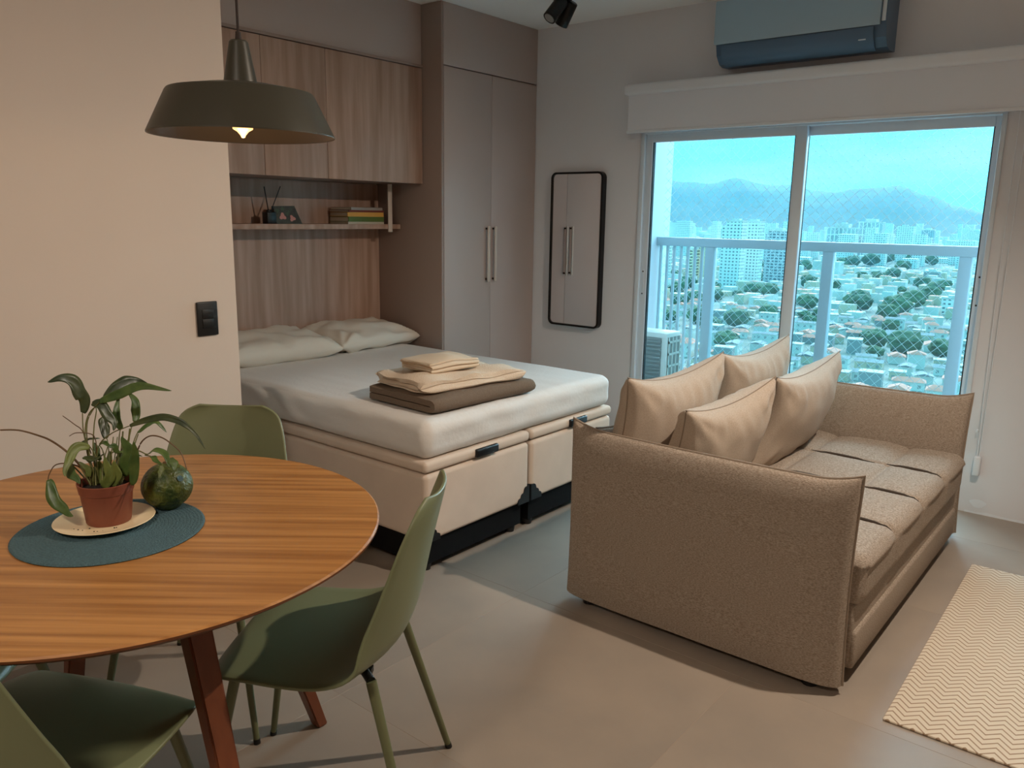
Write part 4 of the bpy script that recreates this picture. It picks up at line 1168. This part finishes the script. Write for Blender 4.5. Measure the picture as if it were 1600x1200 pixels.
tree_px = [(1428, 482, 9), (1452, 470, 8), (1440, 452, 8), (1345, 486, 8), (1330, 478, 6), (1400, 492, 9), (1385, 500, 7), (1412, 556, 8), (1366, 560, 4), (1200, 466, 8), (1175, 462, 7), (1345, 440, 7), (1370, 442, 8), (1395, 436, 8), (1410, 425, 10),
           (1310, 420, 10), (1330, 418, 11), (1360, 416, 12), (1385, 412, 12), (1425, 412, 10), (1255, 425, 10), (1262, 450, 8), (1300, 455, 7), (1460, 462, 8), (1475, 455, 7), (1090, 500, 6), (1060, 480, 6), (1110, 520, 6), (1150, 500, 5), (1135, 545, 6), (1280, 500, 5), (1230, 500, 5), (1470, 560, 6), (1300, 400, 12), (1420, 400, 14), (1455, 415, 10), (1210, 432, 9), (1185, 424, 9), (1075, 452, 8), (1050, 440, 8)]
tree_pts = []
for u, v, r_ in tree_px:
    p = on_z(u, v, ZG); tree_pts.append((p.x, p.y, r_))
far_trees = [t for t in tree_pts if t[1] > 1100]

# distant skyline, too small to pick apart
vs = []; fs = []
def add_prism(x, y, w, d, h, z0=ZG):
    b = len(vs)
    for zz in (z0, z0+h):
        for (i, j) in ((-1, -1), (1, -1), (1, 1), (-1, 1)): vs.append((x+w/2*i, y+d/2*j, zz))
    fs.extend([(b+4, b+5, b+6, b+7), (b, b+1, b+5, b+4), (b+1, b+2, b+6, b+5), (b+2, b+3, b+7, b+6), (b+3, b, b+4, b+7)])
rs = random.Random(21)
for i in range(620):
    y = 1250*(3600/1250)**rs.random(); x = -y*rs.uniform(-0.02, 0.72)
    h = rs.choice((8, 10, 12, 14, 18, 25, 40, 52))*rs.uniform(0.8, 1.2)
    if any((x-tx)**2+(y-ty)**2 < (tr*1.4+18)**2 for tx, ty, tr in far_trees+tower_pts): continue
    add_prism(x, y, rs.uniform(10, 26), rs.uniform(10, 20), h)
tag(from_data('distant_skyline', vs, fs, M_fw), 'pale crowd of far buildings at the foot of the hills', 'skyline', kind='stuff')

# low houses: the nearer ones one by one, the rest as a carpet
def house_mesh(kind, w, d, h, wm, rm):
    bm = bmesh.new(); add_box(bm, -w/2, w/2, -d/2, d/2, 0, h)
    me = bpy.data.meshes.new('house'); bm.to_mesh(me); bm.free(); me.materials.append(wm)
    e = 0.5
    if kind == 0:
        rv = [(-w/2-e, -d/2-e, h), (w/2+e, -d/2-e, h), (w/2+e, d/2+e, h), (-w/2-e, d/2+e, h), (-w/2+d*0.25, 0, h+d*0.22), (w/2-d*0.25, 0, h+d*0.22)]
        rf = [(0, 1, 5, 4), (1, 2, 5), (2, 3, 4, 5), (3, 0, 4), (3, 2, 1, 0)]
    elif kind == 1:
        rv = [(-w/2-e, -d/2-e, h), (w/2+e, -d/2-e, h), (w/2+e, d/2+e, h), (-w/2-e, d/2+e, h), (-w/2-e, 0, h+d*0.15), (w/2+e, 0, h+d*0.15)]
        rf = [(0, 1, 5, 4), (1, 2, 5), (2, 3, 4, 5), (3, 0, 4), (3, 2, 1, 0)]
    else:
        rv = [(x, y, z) for z in (h, h+0.5) for (x, y) in ((-w/2-.3, -d/2-.3), (w/2+.3, -d/2-.3), (w/2+.3, d/2+.3), (-w/2-.3, d/2+.3))]
        rf = [(3, 2, 1, 0), (4, 5, 6, 7), (0, 1, 5, 4), (1, 2, 6, 5), (2, 3, 7, 6), (3, 0, 4, 7)]
    rm_ = bpy.data.meshes.new('roof'); rm_.from_pydata(rv, [], rf); rm_.update(); rm_.materials.append(rm)
    # dark window openings, set proud of the front wall as shallow frames
    wv = []; wf = []
    nwin = max(2, int(w/3.2))
    for fl in range(max(1, int(h/3))):
        for q in range(nwin):
            x = -w/2+w*(q+0.5)/nwin; z0_ = 1.0+fl*3.0; b_ = len(wv)
            for (xx, zz) in ((-0.6, 0), (0.6, 0), (0.6, 1.3), (-0.6, 1.3)): wv.append((x+xx, -d/2-0.03, z0_+zz))
            wf.append((b_, b_+1, b_+2, b_+3))
    wm_ = bpy.data.meshes.new('window'); wm_.from_pydata(wv, [], wf); wm_.update(); wm_.materials.append(M_condg)
    return me, rm_, wm_
HK = []
rs = random.Random(5)
for i in range(15):
    kind = (0, 0, 1, 1, 2)[i % 5]
    wi = (0, 0, 1, 0, 2, 0, 1, 0, 0, 1, 2, 0, 0, 1, 0)[i]; hh = rs.choice((3.4, 6.4)); sz = (i % 3)
    HK.append((kind, (6.2, 8.2, 11)[sz]*0.72, house_mesh(kind, (6.2, 8.2, 11)[sz]*rs.uniform(0.95, 1.05), rs.uniform(5.6, 7.2), hh, M_hw[wi], M_roof[kind]),
               '%s %s %s house with a %s roof, ' % (('compact', 'mid-sized', 'wide')[sz], 'single-storey' if hh < 5 else 'two-storey', ('white', 'cream', 'grey')[wi], ('faded hipped tile', 'low grey sheet', 'flat pale slab')[kind])))
HGRP = ('tile-roofed houses below', 'sheet-roofed houses below', 'flat-roofed houses below')
rt = random.Random(12)
for _ in range(160):
    y = rt.uniform(430, 1100); x = -y*rt.uniform(0.13, 0.62); r_ = rt.uniform(3.5, 7.5)
    if len(tree_pts) < 88 and all((x-a)**2+(y-b)**2 > ((r_+c)*0.9)**2 for a, b, c in tree_pts+tower_pts): tree_pts.append((x, y, r_))
placed = 0; vs = []; fs = []; vs_r = []; fs_r = []
cand = []
y = 215.0
while y < 1150:
    step = 8.2 if y < 560 else 15
    x = -y*0.66
    while x < -y*0.10:
        cand.append((x+rs.uniform(-2, 2), y+rs.uniform(-2, 2))); x += step*rs.uniform(0.95, 1.25)
    y += step*1.05
done = []
for (x, y) in cand:
    if rs.random() < 0.10: continue
    if placed < 290 and y < 560 and -0.60*y < x < -0.145*y:
        kind, hr, (me, rme, wme), hlab = HK[rs.randrange(15)]
        if any((x-tx)**2+(y-ty)**2 < (tr*1.25+hr)**2 for tx, ty, tr in tree_pts+tower_pts) or any((x-tx)**2+(y-ty)**2 < (tr+hr)**2 for tx, ty, tr in done): continue
        done.append((x, y, hr))
        h = bpy.data.objects.new('house', me); COL.objects.link(h); h.location = (x, y, ZG); h.rotation_euler = (0, 0, rs.choice((0.2, 0.2, 1.77, -1.37))+rs.uniform(-0.15, 0.15))
        tag(h, hlab+pane(x, y)+' door pane', 'house', HGRP[kind])
        for nm, mm in (('roof', rme), ('window_row', wme)):
            c = bpy.data.objects.new(nm, mm); COL.objects.link(c); c.parent = h
        placed += 1
    else:
        if any((x-tx)**2+(y-ty)**2 < (tr*1.35+9)**2 for tx, ty, tr in tree_pts+tower_pts): continue
        pr = 4.0 if y < 560 else 5.6
        if any(abs(x-tx) < tr+pr and abs(y-ty) < tr+pr for tx, ty, tr in done[-700:]): continue
        done.append((x, y, pr))
        add_prism(x, y, rs.uniform(1.4, 2)*pr, rs.uniform(1.4, 2)*pr, rs.choice((4, 4, 7, 7, 10)))
dh = from_data('distant_houses', vs, fs, [M_hw[0], M_hw[1], M_roof[0], M_roof[1]])
for q, pg in enumerate(dh.data.polygons):
    hq = (q//5)*2654435761 % 97
    pg.material_index = (0 if hq < 70 else 1) if q % 5 else (0, 2, 2, 3, 2, 3, 0)[hq % 7]
tag(dh, 'pale carpet of small far houses between trees and towers', 'houses', kind='stuff')

tm = []
for k in range(4):
    bm = bmesh.new(); bmesh.ops.create_icosphere(bm, subdivisions=3, radius=1.0)
    for v in bm.verts:
        n_ = noise.fractal(v.co*1.7+Vector((k*7, 0, 0)), 1.0, 2.0, 4)
        v.co = v.co*(1+0.30*n_); v.co.z = v.co.z*0.72
    me = bpy.data.meshes.new('crown'); bm.to_mesh(me); bm.free(); me.materials.append(M_tree); tm.append(me)
tv, tf = tube_data([(0, 0, 0), (0, 0, 1.0)], 0.06, 6)
trunk_me = bpy.data.meshes.new('trunk'); trunk_me.from_pydata([tuple(v) for v in tv], [], tf); trunk_me.materials.append(M_trunk)
for i, (x, y, r_) in enumerate(tree_pts):
    root = thing('city_tree', (x, y, ZG), '%s dark tree %s, seen through the %s door pane' % ('large' if r_ > 8.5 else 'mid-sized' if r_ > 6 else 'small', 'close under the balcony' if y < 420 else 'among the middle houses' if y < 650 else 'far off towards the towers', pane(x, y)), 'tree', group='trees of the city below')
    c = bpy.data.objects.new('crown', tm[i % 4]); COL.objects.link(c); c.parent = root; c.location = (0, 0, r_*0.85); c.scale = (r_, r_, r_*0.95); c.rotation_euler = (0, 0, i*1.3)
    t = bpy.data.objects.new('trunk', trunk_me); COL.objects.link(t); t.parent = root; t.scale = (r_, r_, r_*0.6)

# thin haze over the city and the hills
hz = box('haze', -9000, 4000, 60, 9000, ZG-5, 420, None)
hm = bpy.data.materials.new('haze'); hm.use_nodes = True
hn = hm.node_tree; hn.nodes.clear()
ho = hn.nodes.new('ShaderNodeOutputMaterial'); hv = hn.nodes.new('ShaderNodeVolumeScatter')
hv.inputs['Color'].default_value = (0.10, 0.68, 1.0, 1); hv.inputs['Density'].default_value = 0.00006; hv.inputs['Anisotropy'].default_value = 0.2
hn.links.new(hv.outputs[0], ho.inputs['Volume'])
hz.data.materials.append(hm)
tag(hz, 'thin bluish haze lying over the city and hills', 'haze', kind='stuff')
